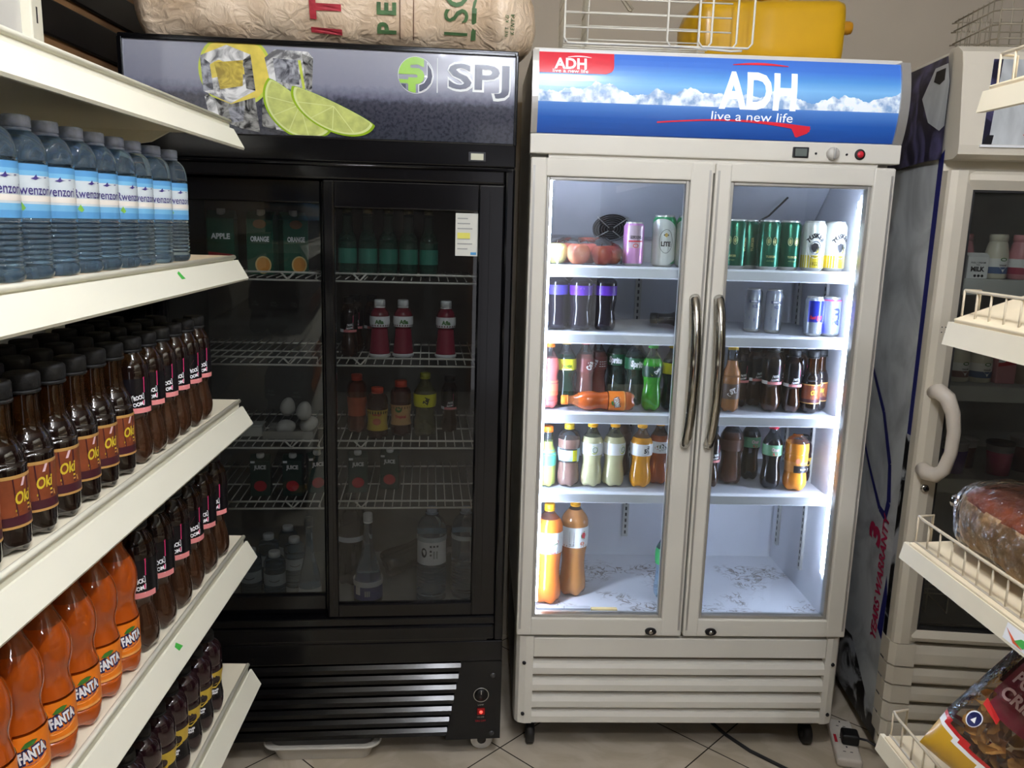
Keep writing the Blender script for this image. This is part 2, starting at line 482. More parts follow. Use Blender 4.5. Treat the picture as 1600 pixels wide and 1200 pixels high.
# doors
DZ0, DZ1 = .3895, 1.726
def cooler_door(x0, x1, sl, sr, gz0, gz1, hx, lx):
    d = part(G().box(x0, x0+sl, 0, .045, DZ0, DZ1, fwhite, .005).box(x1-sr, x1, 0, .045, DZ0, DZ1, fwhite, .005)
             .box(x0+sl-.004, x1-sr+.004, .001, .044, DZ0, gz0, fwhite, .004).box(x0+sl-.004, x1-sr+.004, .001, .044, gz1, DZ1, fwhite, .004)
             .box(x0+.006, x0+.012, -.0006, .001, DZ0+.02, DZ1-.02, alu).box(x1-.012, x1-.006, -.0006, .001, DZ0+.02, DZ1-.02, alu), 'door', wc)
    a, b = x0+sl, x1-sr
    part(G().box(a, a+.009, .008, .036, gz0, gz1, alu, .002).box(b-.009, b, .008, .036, gz0, gz1, alu, .002).box(a+.009, b-.009, .008, .036, gz0, gz0+.009, alu, .002).box(a+.009, b-.009, .008, .036, gz1-.009, gz1, alu, .002), 'glazing_bead', d, 'grey metal bead around the glass')
    part(G().box(a+.004, b-.004, .02, .026, gz0+.004, gz1-.004, glass), 'glass_pane', d, 'clear glass pane')
    pts = [(hx, -.004, .968)]+[(hx, -.012-.045*sin(t*pi/12)**.6, .972+t*.396/12) for t in range(13)]+[(hx, -.004, 1.374)]
    part(G().tube(pts, .0135, chrome, 14), 'handle', d, 'curved chrome handle')
    part(G().prism(ell(lx, .4065, .0165, .0105, n=24)[:-1], lambda u, v, d: (u, d, v), -.006, .001, inkblack).lathe([(0, -.009), (.006, -.009), (.006, -.005)], chrome, 16, axis='y', ctr=(lx, 0, .4065)), 'lock', d, 'small round key lock')
def sgn_(x): return -1 if x < .47 else 1
cooler_door(0.0, .4795, .043, .06, .443, 1.679, .450, .389)
cooler_door(.4845, W, .044, .058, .443, 1.679, .515, .565)
part(G().box(.005, W-.005, .045, .052, DZ0+.004, DZ1-.004, rubber).box(.0, W, .03, .06, DZ1, DZ1+.012, rubber), 'door_gasket', wc) if 0 else None
g = G()
for a, b in ((.004, .046), (.43, .4775), (.486, .534), (W-.046, W-.004)): g.box(a, b, .045, .052, DZ0+.004, DZ1-.004, rubber)
g.box(.046, W-.046, .045, .052, DZ0+.004, .43, rubber).box(.046, W-.046, .045, .052, 1.69, DZ1-.004, rubber)
part(g, 'door_gasket', wc)
# header: printed light box with side caps and control strip
def hy(z): t = (z-1.887)/.1; return .006-.02*(1-t*t)
def adh_mat():
    m, nt, N, L, P = newmat('header_print')
    tc = N.new('ShaderNodeTexCoord'); sp = N.new('ShaderNodeSeparateXYZ'); L.new(tc.outputs['Object'], sp.inputs[0])
    mr = N.new('ShaderNodeMapRange'); mr.inputs[1].default_value = 1.787; mr.inputs[2].default_value = 1.985; L.new(sp.outputs['Z'], mr.inputs[0])
    rp = N.new('ShaderNodeValToRGB'); L.new(mr.outputs[0], rp.inputs['Fac']); e = rp.color_ramp.elements
    e[0].position = 0; e[0].color = lin(28, 66, 140); e[1].position = 1; e[1].color = lin(58, 104, 190)
    for p, c in ((.2, (38, 84, 160)), (.36, (74, 118, 186)), (.40, (84, 130, 190)), (.62, (116, 172, 220)), (.74, (80, 140, 205)), (.86, (62, 112, 196))):
        k = e.new(p); k.color = lin(*c)
    cx = N.new('ShaderNodeCombineXYZ'); L.new(sp.outputs['X'], cx.inputs[0])
    nz = N.new('ShaderNodeTexNoise'); nz.inputs['Scale'].default_value = 9; nz.inputs['Detail'].default_value = 6; L.new(cx.outputs[0], nz.inputs['Vector'])
    rh = N.new('ShaderNodeMapRange'); rh.inputs[1].default_value = .3; rh.inputs[2].default_value = .72; rh.inputs[3].default_value = 1.868; rh.inputs[4].default_value = 1.926
    L.new(nz.outputs['Fac'], rh.inputs[0])
    lt = N.new('ShaderNodeMath'); lt.operation = 'LESS_THAN'; L.new(sp.outputs['Z'], lt.inputs[0]); L.new(rh.outputs[0], lt.inputs[1])
    gt = N.new('ShaderNodeMath'); gt.operation = 'GREATER_THAN'; gt.inputs[1].default_value = 1.863; L.new(sp.outputs['Z'], gt.inputs[0])
    mk = N.new('ShaderNodeMath'); mk.operation = 'MULTIPLY'; L.new(lt.outputs[0], mk.inputs[0]); L.new(gt.outputs[0], mk.inputs[1])
    n2 = N.new('ShaderNodeTexNoise'); n2.inputs['Scale'].default_value = 38; n2.inputs['Detail'].default_value = 5; L.new(tc.outputs['Object'], n2.inputs['Vector'])
    r2 = N.new('ShaderNodeValToRGB'); r2.color_ramp.elements[0].position = .38; r2.color_ramp.elements[1].position = .58
    r2.color_ramp.elements[0].color = lin(128, 158, 196); r2.color_ramp.elements[1].color = lin(226, 234, 240); L.new(n2.outputs['Fac'], r2.inputs['Fac'])
    mx = N.new('ShaderNodeMix'); mx.data_type = 'RGBA'; L.new(mk.outputs[0], mx.inputs[0]); L.new(rp.outputs['Color'], mx.inputs[6]); L.new(r2.outputs['Color'], mx.inputs[7])
    L.new(mx.outputs[2], P.inputs['Base Color']); L.new(mx.outputs[2], P.inputs['Emission Color']); P.inputs['Emission Strength'].default_value = SIGN_E
    P.inputs['Roughness'].default_value = .22
    return m
signwhite = mat('sign_white', (240, 244, 248), .3, var=.01, emit=SIGN_E)
signred = mat('sign_red', (200, 40, 56), .3, var=.03, emit=SIGN_E)
g = G(); am = adh_mat(); NZ = 14
V = []; F = []
for j in range(NZ+1):
    z = 1.788+.197*j/NZ
    for x in (.012, W-.018): V.append((x, hy(z), z))
for j in range(NZ): F.append((2*j, 2*j+1, 2*j+3, 2*j+2))
V += [(.012, .03, 1.788), (W-.018, .03, 1.788), (.012, .03, 1.985), (W-.018, .03, 1.985)]; b = 2*(NZ+1)
F += [(b, b+1, 1, 0), (2*NZ, 2*NZ+1, b+3, b+2)]
g.add(V, F, am)
hd = part(g, 'header_panel', wc, 'blue printed header sign of sea and snowy mountains')
f1 = lambda u, v: (u, hy(v)-.0012, v); f2 = lambda u, v: (u, hy(v)-.002, v)
def arc(pts_top, pts_bot, f, m, g):
    n = len(pts_top)
    V = [f(*p) for p in pts_top]+[f(*p) for p in pts_bot]
    g.add(V, [(k, n+k, n+k+1, k+1) for k in range(n-1)], m)
g = G()
# red corner box
ys = [1.985-k*.0052 for k in range(11)]
for a, b in zip(ys, ys[1:]):
    r = lambda z: .203-(.02-math.sqrt(max(0, .0004-max(0, (1.953-z))**2)) if z < 1.953 else 0)
    g.add([f1(.0125, b), f1(r(b), b), f1(r(a), a), f1(.0125, a)], [(0, 1, 2, 3)], signred)
g.text('ADH', .026, f2, signwhite, .03, width=.082, vstep=.012, ctr=(.092, 1.957))
g.text('live a new life', .0085, f2, signwhite, .005, width=.09, vstep=.012, ctr=(.092, 1.9385))
arc([(.085+.01*k, 1.9735+.0035*sin(k*pi/6)) for k in range(7)], [(.085+.01*k, 1.9725+.002*sin(k*pi/6)) for k in range(7)], f2, signwhite, g)
# centre lettering
g.text('ADH', .086, f2, signwhite, .035, width=.20, vstep=.012, ctr=(.575, 1.906))
g.text('live a new life', .022, f2, signwhite, .0, width=.212, vstep=.012, ctr=(.565, 1.842))
arc([(.508+.012*k, 1.970+.006*sin(k*pi/12)) for k in range(13)], [(.508+.012*k, 1.968+.002*sin(k*pi/12)) for k in range(13)], f2, signred, g)
tp = [(.32+.40*k/20, 1.822-.0+.011*sin(k*pi/20)+.001) for k in range(21)]
bt = [(.32+.40*k/20, 1.8195+.011*sin(k*pi/20)-.010*(k/20)**3) for k in range(21)]
arc(tp, bt, f2, signred, g)
arc([(.70, 1.823), (.722, 1.818), (.715, 1.806), (.69, 1.796)], [(.66, 1.823), (.672, 1.816), (.68, 1.805), (.685, 1.797)], f2, signred, g)
part(g, 'header_lettering', hd, 'white and red lettering on the blue sign')
for x0, x1 in ((-.004, .012), (W-.018, W+.006)):
    Vv = []; Ff = []
    for j in range(NZ+1):
        z = 1.786+.204*j/NZ
        for x, y in ((x0, .05), (x0, hy(z)-.006), (x1, hy(z)-.006), (x1, .05)): Vv.append((x, y, z))
    for j in range(NZ):
        for k in range(4): Ff.append((4*j+k, 4*j+(k+1) % 4, 4*j+4+(k+1) % 4, 4*j+4+k))
    Ff += [(3, 2, 1, 0), (4*NZ, 4*NZ+1, 4*NZ+2, 4*NZ+3)]
    part(G().add(Vv, Ff, alu), 'header_end_cap', wc, 'silver curved end cap')
cs = part(G().box(-.004, W+.008, .002, .05, 1.736, 1.786, fwhite, .003), 'control_strip', wc)
part(G().box(.683, .725, -.003, .004, 1.745, 1.772, inkblack, .002).box(.688, .719, -.0045, -.003, 1.749, 1.768, mat('lcd_grey', (96, 104, 100), .3)), 'digital_display', cs, 'small black digital display')
part(G().lathe([(0, -.012), (.014, -.012), (.0165, -.004), (.0165, .003)], mat('knob_grey', (190, 186, 176), .4), 24, axis='y', ctr=(.789, 0, 1.758)).box(.7865, .7915, -.018, -.01, 1.744, 1.772, alu, .002), 'thermostat_knob', cs)
part(G().lathe([(0, -.003), (.0125, -.003), (.014, 0), (.014, .003)], rubber, 20, axis='y', ctr=(.862, 0, 1.758)).lathe([(0, -.006), (.008, -.006), (.009, -.002)], inkred, 16, axis='y', ctr=(.862, 0, 1.758)), 'power_switch', cs, 'round red power switch')
part(G().lathe([(0, 0), (.003, 0), (.003, .003)], inkblack, 10, axis='y', ctr=(.745, 0, 1.757)).lathe([(0, 0), (.003, 0), (.003, .003)], inkblack, 10, axis='y', ctr=(.827, 0, 1.757)), 'indicator', cs)
# base grille
pl = lambda x: [(x+.049*cos(0), .0)]
for x0, x1, sg in ((0, .052, 1), (W-.047, W, -1)):
    if sg > 0: pts = [(x1, .006), (x0+.03, .006), (x0+.012, .012), (x0+.003, .025), (x0, .045), (x0, .10), (x1, .10)]
    else: pts = [(x0, .006), (x1-.03, .006), (x1-.012, .012), (x1-.003, .025), (x1, .045), (x1, .10), (x0, .10)]
    g = G().prism(pts, lambda u, v, d: (u, v, d), .106, .383, fwhite)
    for zz in (.30, .137): g.lathe([(0, .0045), (.0055, .0045), (.0055, .01)], inkblack, 14, axis='y', ctr=((x0+x1)/2, 0, zz))
    part(g, 'corner_post', wc)
part(G().box(.052, W-.047, .03, .06, .106, .383, mat('grille_back_beige', (120, 110, 96), .6)), 'grille_back', wc)  # dark beige panel behind the slats
part(G().box(.052, W-.047, .008, .03, .318, .378, fwhite, .003), 'kick_panel', wc)
for zz in (.262, .2085, .155, .106):
    g = G().prism([(.03, zz), (.010, zz), (.006, zz+.004), (.006, zz+.022), (.012, zz+.034), (.03, zz+.04)], lambda u, v, d: (d, u, v), .052, W-.047, fwhite)
    part(g, 'grille_slat', wc)
wheel = mat('caster_black', (24, 23, 22), .5)
def caster(x, y, parent, wm, hub, r=.034, ax='x'):
    c = part(G().lathe([(r*.35, -.012), (r*.9, -.012), (r, -.008), (r, .008), (r*.9, .012), (r*.35, .012)], wm, 22, axis=ax, ctr=(x, y, r)), 'caster', parent)
    part(G().lathe([(0, -.014), (r*.4, -.014), (r*.4, .014), (0, .014)], hub, 14, axis=ax, ctr=(x, y, r)).box(x-.018, x+.018, y-.01, y+.02, 2*r-.002, .11, hub, .003), 'caster_fork', c)
for x in (.055, W-.055):
    for y in (.075, D-.08): caster(x, y, wc, wheel, mat('caster_fork_steel', (60, 58, 56), .4, .6))

# ------------------------------------------------------------------ black two-door cooler
KA = .0605
KO = Vector((.0882-.97*cos(KA), 2.2166-.97*sin(KA), 0))
def BL(x, y, z): return (KO.x+x*cos(KA)-y*sin(KA), KO.y+x*sin(KA)+y*cos(KA), z)
bc = thing('display_cooler', 'black sliding-door display cooler with lemon and ice header, unlit', 'cooler', KO, KA)
W2, D2 = .97, .6
g = G().box(0, .045, .02, D2, .38, 1.97, black, .004).box(W2-.045, W2, .02, D2, .38, 1.97, black, .004)
g.box(.045, W2-.045, D2-.05, D2, .38, 1.97, black).box(.045, W2-.045, .0, D2-.05, .38, .425, black, .002).box(.045, W2-.045, .06, D2-.05, 1.65, 1.69, black)
g.box(0, W2, 0, D2, 1.967, 1.98, black, .003).box(.003, W2-.003, .03, D2, .068, .38, blackm)
part(g, 'body', bc)
g = G().box(.045, .05, .06, .55, .43, 1.65, blackin).box(W2-.05, W2-.045, .06, .55, .43, 1.65, blackin).box(.05, W2-.05, .543, .55, .43, 1.65, blackin)
g.box(.045, W2-.045, .06, .55, .425, .432, mat('grey_liner_floor', (168, 166, 160), .5)).box(.045, W2-.045, .06, .55, 1.645, 1.65, blackin)
part(g, 'interior_liner', bc)
# header print
def spj_mat():
    m, nt, N, L, P = newmat('dark_header_print')
    tc = N.new('ShaderNodeTexCoord'); sp = N.new('ShaderNodeSeparateXYZ'); L.new(tc.outputs['Object'], sp.inputs[0])
    nz = N.new('ShaderNodeTexNoise'); nz.inputs['Scale'].default_value = 70; nz.inputs['Detail'].default_value = 4; L.new(tc.outputs['Object'], nz.inputs['Vector'])
    md = N.new('ShaderNodeMath'); md.operation = 'MULTIPLY_ADD'; md.inputs[1].default_value = .03; L.new(nz.outputs['Fac'], md.inputs[0]); L.new(sp.outputs['Z'], md.inputs[2])
    mr = N.new('ShaderNodeMapRange'); mr.inputs[1].default_value = 1.765; mr.inputs[2].default_value = 1.983; L.new(md.outputs[0], mr.inputs[0])
    rp = N.new('ShaderNodeValToRGB'); L.new(mr.outputs[0], rp.inputs['Fac']); e = rp.color_ramp.elements
    e[0].position = 0; e[0].color = lin(52, 56, 66); e[1].position = 1; e[1].color = lin(150, 152, 164)
    for p, c in ((.25, (56, 58, 70)), (.42, (62, 64, 76)), (.49, (104, 106, 124)), (.6, (136, 138, 154))):
        k = e.new(p); k.color = lin(*c)
    n2 = N.new('ShaderNodeTexNoise'); n2.inputs['Scale'].default_value = 120; n2.inputs['Detail'].default_value = 2; L.new(tc.outputs['Object'], n2.inputs['Vector'])
    r2 = N.new('ShaderNodeValToRGB'); r2.color_ramp.elements[0].position = .35; r2.color_ramp.elements[0].color = (.45, .45, .5, 1); r2.color_ramp.elements[1].position = .55
    L.new(n2.outputs['Fac'], r2.inputs['Fac'])
    lt = N.new('ShaderNodeMapRange'); lt.inputs[1].default_value = .5; lt.inputs[2].default_value = .35; L.new(mr.outputs[0], lt.inputs[0])
    mx = N.new('ShaderNodeMix'); mx.data_type = 'RGBA'; mx.blend_type = 'MULTIPLY'; L.new(lt.outputs[0], mx.inputs[0]); L.new(rp.outputs['Color'], mx.inputs[6]); L.new(r2.outputs['Color'], mx.inputs[7])
    L.new(mx.outputs[2], P.inputs['Base Color']); P.inputs['Roughness'].default_value = .16; P.inputs['Coat Weight'].default_value = .4
    return m
def ky(z): t = (z-1.861)/.106; return .002-.003*(1-t*t)
sm = spj_mat(); g = G(); V = []; F = []
for j in range(NZ+1):
    z = 1.755+.212*j/NZ
    for x in (.012, .962): V.append((x, ky(z), z))
for j in range(NZ): F.append((2*j, 2*j+1, 2*j+3, 2*j+2))
g.add(V, F, sm).box(.012, .962, .004, .02, 1.755, 1.967, black)
kh = part(g, 'header_panel', bc, 'dark grey header print of lemon, lime and ice')
def KF(n): return lambda u, v: (u, ky(v)-.0006*n, v)
def cl(pts, zt=1.966, zb=1.757): return [(u, min(zt, max(zb, v))) for u, v in pts]
def fan(g, c, pts, f, m):
    g.add([f(*c)]+[f(*p) for p in pts], [(0, k+1, k+2) for k in range(len(pts)-1)], m)
lemrind = mat('lemon_rind_print', (196, 208, 84), .2, var=.1); lemflesh = mat('lemon_flesh_print', (220, 200, 92), .2, var=.15, nscale=30)
limerind = mat('lime_rind_print', (142, 176, 32), .2, var=.15); limepith = mat('lime_pith_print', (214, 222, 150), .2, var=.06); limeflesh = mat('lime_flesh_print', (192, 200, 116), .2, var=.2, nscale=40)
def ice_mat(name, lo, hi, sc):
    m, nt, N, L, P = newmat(name)
    tc = N.new('ShaderNodeTexCoord'); nz = N.new('ShaderNodeTexNoise'); nz.inputs['Scale'].default_value = sc; nz.inputs['Detail'].default_value = 6; nz.inputs['Distortion'].default_value = 3
    L.new(tc.outputs['Object'], nz.inputs['Vector']); rp = N.new('ShaderNodeValToRGB'); e = rp.color_ramp.elements
    e[0].position = .38; e[0].color = lin(*lo); e[1].position = .62; e[1].color = lin(*hi); L.new(nz.outputs['Fac'], rp.inputs['Fac'])
    L.new(rp.outputs['Color'], P.inputs['Base Color']); P.inputs['Roughness'].default_value = .2
    return m
icel = ice_mat('ice_light_print', (104, 104, 106), (232, 232, 230), 15); iced = ice_mat('ice_dark_print', (14, 14, 16), (156, 156, 152), 20)
iceg = ice_mat('ice_grey_print', (66, 68, 74), (168, 170, 178), 20); icey = ice_mat('ice_yellow_print', (150, 132, 56), (212, 190, 84), 18)
g = G()
fan(g, (.275, 1.905), cl(ell(.275, 1.905, .088, .088)), KF(1), lemrind); fan(g, (.275, 1.905), cl(ell(.275, 1.905, .081, .081)), KF(2), lemflesh)
part(g, 'printed_lemon', kh, 'printed yellow lemon slice')
g = G()
for pts, m_ in (([(.192, 1.935), (.255, 1.962), (.312, 1.942), (.322, 1.858), (.262, 1.826), (.198, 1.852)], icel), ([(.225, 1.92), (.294, 1.928), (.292, 1.868), (.238, 1.858)], icey), ([(.192, 1.935), (.215, 1.918), (.222, 1.856), (.198, 1.852)], iceg), ([(.294, 1.928), (.312, 1.942), (.322, 1.858), (.3, 1.862)], iced)):
    g.sheet(pts, KF(3 if m_ is icel else 4), m_)
for pts, m_ in (([(.345, 1.936), (.37, 1.957), (.45, 1.955), (.462, 1.94), (.458, 1.862), (.36, 1.868)], icel), ([(.365, 1.936), (.425, 1.934), (.428, 1.876), (.372, 1.882)], iceg), ([(.425, 1.934), (.432, 1.934), (.442, 1.868), (.436, 1.866)], lemrind), ([(.435, 1.95), (.462, 1.94), (.458, 1.862), (.445, 1.868)], iced)):
    g.sheet(pts, KF(3 if m_ is icel else 4), m_)
for pts, m_ in (([(.2, 1.846), (.262, 1.824), (.32, 1.842), (.33, 1.76), (.285, 1.768), (.22, 1.79)], iced), ([(.255, 1.815), (.295, 1.822), (.29, 1.785), (.262, 1.78)], iceg), ([(.20, 1.84), (.225, 1.83), (.235, 1.785), (.21, 1.79)], icel), ([(.338, 1.838), (.36, 1.862), (.43, 1.86), (.45, 1.79), (.40, 1.762), (.335, 1.775)], iced), ([(.36, 1.80), (.43, 1.79), (.45, 1.775), (.37, 1.768)], icel)):
    g.sheet(pts, KF(3 if m_ is iced else 4), m_)
part(g, 'printed_ice', kh, 'printed clear ice cubes')
g = G()
for (ax, az), (bx, bz), dep, k in (((.352, 1.888), (.505, 1.77), .075, 5), ((.41, 1.872), (.612, 1.785), .06, 8)):
    cx, cz = (ax+bx)/2, (az+bz)/2; rot = math.atan2(bz-az, bx-ax); L0 = math.hypot(bx-ax, bz-az)/2
    for sc, mm, q in ((1, limerind, 0), (.94, limepith, 1), (.88, limeflesh, 2)):
        fan(g, (cx, cz), cl(ell(cx, cz, L0*(sc if sc < 1 else 1), dep*sc, pi, 2*pi, 30, rot)), KF(k+q), mm)
        fan(g, (cx, cz), cl(ell(cx, cz, L0*sc, dep*.16*sc, 0, pi, 20, rot)), KF(k+q), mm)
    for t in (3.7, 4.3, 4.9, 5.5):
        ex, ez = ell(cx, cz, L0*.88, dep*.88, t, t+.01, 1, rot)[0]; px, pz = -(ez-cz), (ex-cx); l = math.hypot(px, pz); px, pz = px/l*.0009, pz/l*.0009
        g.sheet(cl([(cx-px, cz-pz), (ex-px, ez-pz), (ex+px, ez+pz), (cx+px, cz+pz)]), KF(k+3), limepith)
part(g, 'printed_lime', kh, 'printed green lime slices')
# logo and letters
lg = mat('logo_green_print', (140, 190, 48), .25, var=.04); ln = mat('logo_navy_print', (52, 56, 78), .25, var=.04); lw = mat('logo_outline_print', (224, 228, 226), .25)
g = G(); cx, cz, R0 = .713, 1.912, .0445
fan(g, (cx, cz), ell(cx, cz, R0, R0), KF(3), lw)
fan(g, (cx, cz), ell(cx, cz, R0-.0015, R0-.0015), KF(4), sm)
S = lambda pts, m_, n: g.sheet([(cx+u*R0, cz+v*R0) for u, v in pts], KF(n), m_)
S([(.45, .88)]+[(.96*cos(t), .96*sin(t)) for t in [1.15+.13*k for k in range(16)]]+[(-.96, .02), (.02, .02), (.10, -.04), (.08, -.12), (-.02, -.14), (-.42, -.14), (-.42, -.26), (-.94, -.26), (-.86, -.46), (-.5, -.46), (-.42, -.5), (-.42, -.86), (-.1, -.95), (0, -.95), (0, -.5), (.25, -.44), (.42, -.28), (.48, -.02), (.4, .2), (.2, .36), (-.3, .38), (-.3, .52), (.1, .56), (.45, .42)], lg, 6)
S([(.62, .72), (.9, .32), (.96, -.05), (.88, -.42), (.62, -.74), (.3, -.92), (.14, -.95), (.14, -.5), (.42, -.4), (.62, -.1)], lw, 5)
S([(.65, .62), (.86, .3), (.92, -.05), (.84, -.4), (.6, -.7), (.3, -.87), (.19, -.89), (.19, -.54), (.46, -.42), (.66, -.1)], ln, 6)
S([(-.84, -.5), (-.55, -.5), (-.55, -.78)], ln, 6)
g.box(.7655, .7675, ky(1.91)-.0015, ky(1.91)-.0005, 1.872, 1.955, lw)
g.text('SPJ', .062, KF(3), lw, .062, width=.16, ctr=(.871, 1.914)); g.text('SPJ', .058, KF(5), ln, .022, width=.153, ctr=(.871, 1.914))
part(g, 'header_lettering', kh, 'green round logo and outlined dark letters')
part(G().box(.0, .012, -.006, .03, 1.75, 1.97, black, .002).box(.962, W2, -.006, .03, 1.75, 1.97, black, .002).box(.012, .962, -.004, .03, 1.966, 1.975, black, .002), 'header_frame', bc)
sill = part(G().box(0, W2, .0, .05, 1.695, 1.755, black, .004), 'header_sill', bc)
part(G().box(.848, .892, -.003, .002, 1.708, 1.732, inkblack, .001).box(.854, .886, -.0045, -.003, 1.712, 1.728, mat('meter_face', (196, 194, 170), .4)), 'thermometer_display', sill, 'small pale thermometer window')
# fixed frame, sliding doors
g = G().box(0, .035, 0, .06, .38, 1.695, black, .003).box(.945, W2, 0, .06, .38, 1.695, black, .006).box(.035, .945, 0, .06, 1.652, 1.695, black, .006).box(.035, .945, 0, .06, .43, .455, black, .004)
g.tube([(.01, -.003, 1.688), (.96, -.003, 1.688)], .004, black, 8)
part(g, 'door_frame', bc)
def slide(x0, x1, y0, a, b, z0, z1, gz0, gz1):
    d = part(G().box(x0, a, y0, y0+.026, z0, z1, black, .005).box(b, x1, y0, y0+.026, z0, z1, black, .005).box(a-.003, b+.003, y0+.001, y0+.025, z0, gz0, black, .004).box(a-.003, b+.003, y0+.001, y0+.025, gz1, z1, black, .004)
             .box(b+.012, b+.016, y0-.003, y0+.002, z0+.02, z1-.02, black).box(b+.03, b+.036, y0-.004, y0+.002, z0+.02, z1-.02, black).box(a-.018, a-.013, y0-.003, y0+.002, z0+.02, z1-.02, black), 'sliding_door', bc)
    part(G().box(a-.002, b+.002, y0+.010, y0+.015, gz0-.002, gz1+.002, dglass), 'glass_pane', d, 'dim glass pane')
    return d
slide(.035, .50, .034, .07, .468, .455, 1.652, .512, 1.592)
rd = slide(.478, .945, .004, .508, .876, .455, 1.652, .496, 1.582)
g = G().box(.818, .876, .0125, .0139, 1.468, 1.578, mat('paper_sticker', (206, 206, 196), .6))
f = lambda u, v: (u, .0119, v)
for k in range(7): g.sheet([(.823, 1.566-k*.013), (.85+.012*((k*7) % 3)/2, 1.566-k*.013), (.85+.012*((k*7) % 3)/2, 1.563-k*.013), (.823, 1.563-k*.013)], f, mat('grey_print', (150, 152, 148), .5))
g.sheet([(.823, 1.528), (.856, 1.528), (.856, 1.513), (.823, 1.513)], lambda u, v: (u, .0115, v), mat('yellow_print', (216, 210, 96), .5))
g.sheet([(.858, 1.478), (.873, 1.478), (.873, 1.471), (.858, 1.471)], f, mat('blue_print', (70, 140, 190), .5))
part(g, 'energy_sticker', rd, 'white energy rating sticker with yellow box')
part(G().box(.03, .945, -.004, .03, .385, .43, black, .006), 'lower_trim', bc)
# wire shelves, one row per side
SHB = [1.402, 1.172, .938, .762]
for zz in SHB:
    for x0, x1, vx in ((.055, .485, .375), (.49, .915, .565)):
        g = G().tube([(x0, .085, zz-.012), (x1, .085, zz-.012)], .003, wirew).tube([(x0, .085, zz+.009), (x1-.035, .085, zz+.009), (x1-.035, .085, zz-.011)], .003, wirew)
        g.tube([(vx-.018, .084, zz+.009), (vx, .084, zz-.01), (vx+.018, .084, zz+.009)], .003, wirew)
        g.tube([(x0, .50, zz-.012), (x1, .50, zz-.012)], .003, wirew).tube([(x0, .29, zz-.006), (x1, .29, zz-.006)], .0025, wirew)
        n = 17
        for k in range(n): xx = x0+(x1-x0)*(k+.5)/n; g.tube([(xx, .083, zz-.006), (xx, .53, zz-.006)], .0017, wirew, 5)
        part(g, 'wire_shelf', bc)
# base
part(G().box(0, W2, 0, .035, .315, .38, black, .004), 'kick_panel', bc)
pts = [(.855, .315), (W2, .315), (W2, .068), (.81, .068)]
g = G().prism(pts, lambda u, v, d: (u, d, v), .0, .035, blackm)
for zz in (.27, .085): g.lathe([(0, -.002), (.007, -.002), (.008, .001)], mat('screw_cap', (70, 70, 72), .3, .4), 14, axis='y', ctr=(.945, 0, zz))
cp = part(g, 'control_panel', bc)
g = G().lathe([(0, -.006), (.017, -.006), (.018, -.001)], blackm, 26, axis='y', ctr=(.912, 0, .21)).tube([(.912+.0215*cos(k*pi/16), -.002, .21+.0215*sin(k*pi/16)) for k in range(32)], .0012, alu, 5, True).box(.911, .913, -.0075, -.006, .214, .225, alu)
part(g, 'thermostat_dial', cp, 'black dial with a thin silver ring')
part(G().box(.901, .924, -.006, .001, .148, .168, mat('switch_red', (150, 14, 16), .3), .002).lathe([(0, -.008), (.004, -.008), (.005, -.005)], mat('switch_glow', (255, 60, 50), .3, var=0, emit=4), 12, axis='y', ctr=(.9125, 0, .158)), 'power_switch', cp, 'lit red power switch')
g = G(); ff = lambda u, v: (u, -.001, v)
g.text('LAMP', .005, ff, alu, 0, ctr=(.912, .178)).text('ON OFF', .004, ff, alu, 0, ctr=(.912, .139)).text('ON OFF', .006, ff, inkred, 0, ctr=(.912, .127))
part(g, 'panel_lettering', cp)
for k in range(7):
    zz = .28-k*.034
    g = G().prism([(.035, zz), (.008, zz), (.002, zz+.004), (.002, zz+.016), (.01, zz+.026), (.035, zz+.03)], lambda u, v, d: (d, u, v), .003, .852-.0062*k, black)
    part(g, 'grille_slat', bc)
for x in (.06, W2-.05):
    for y in (.06, D2-.08): caster(x, y, bc, mat('caster_white', (214, 210, 202), .4), mat('caster_hub', (70, 68, 66), .4, .5), .0335, 'y')

# ------------------------------------------------------------------ right-hand fridge
RA = -.1114
RO = Vector((1.2226, 2.2132, 0))
def RL(x, y, z): return (RO.x+x*cos(RA)-y*sin(RA), RO.y+x*sin(RA)+y*cos(RA), z)
rf = thing('upright_fridge', 'cream single-door glass fridge with marbled side panel on the right', 'fridge', RO, RA)
W3, D3 = .64, .6
rcream = mat('fridge_cream', (216, 208, 190), .32, var=.04, nscale=5)
def marble(name, a, b, sc, lo=.4, hi=.62):
    m, nt, N, L, P = newmat(name)
    tc = N.new('ShaderNodeTexCoord'); nz = N.new('ShaderNodeTexNoise'); nz.inputs['Scale'].default_value = sc; nz.inputs['Detail'].default_value = 7; nz.inputs['Distortion'].default_value = 1.8
    L.new(tc.outputs['Object'], nz.inputs['Vector']); rp = N.new('ShaderNodeValToRGB'); e = rp.color_ramp.elements
    e[0].position = lo; e[0].color = lin(*a); e[1].position = hi; e[1].color = lin(*b); L.new(nz.outputs['Fac'], rp.inputs['Fac'])
    L.new(rp.outputs['Color'], P.inputs['Base Color']); P.inputs['Roughness'].default_value = .35
    return m
mgrey = marble('marble_grey', (158, 162, 164), (214, 218, 218), 3.5, .3, .6)
mblue = marble('marble_navy', (22, 20, 44), (96, 92, 134), 9, .45, .72)
mblack = marble('marble_black', (12, 12, 16), (190, 194, 198), 5, .52, .6)
navy = mat('navy_print', (34, 38, 112), .35, var=.1); magenta = mat('magenta_print', (196, 36, 84), .4)
g = G().box(0, .045, .05, D3, .10, 1.75, mgrey).box(W3-.045, W3, .05, D3, .10, 1.75, rcream).box(.045, W3-.045, D3-.05, D3, .10, 1.75, rcream)
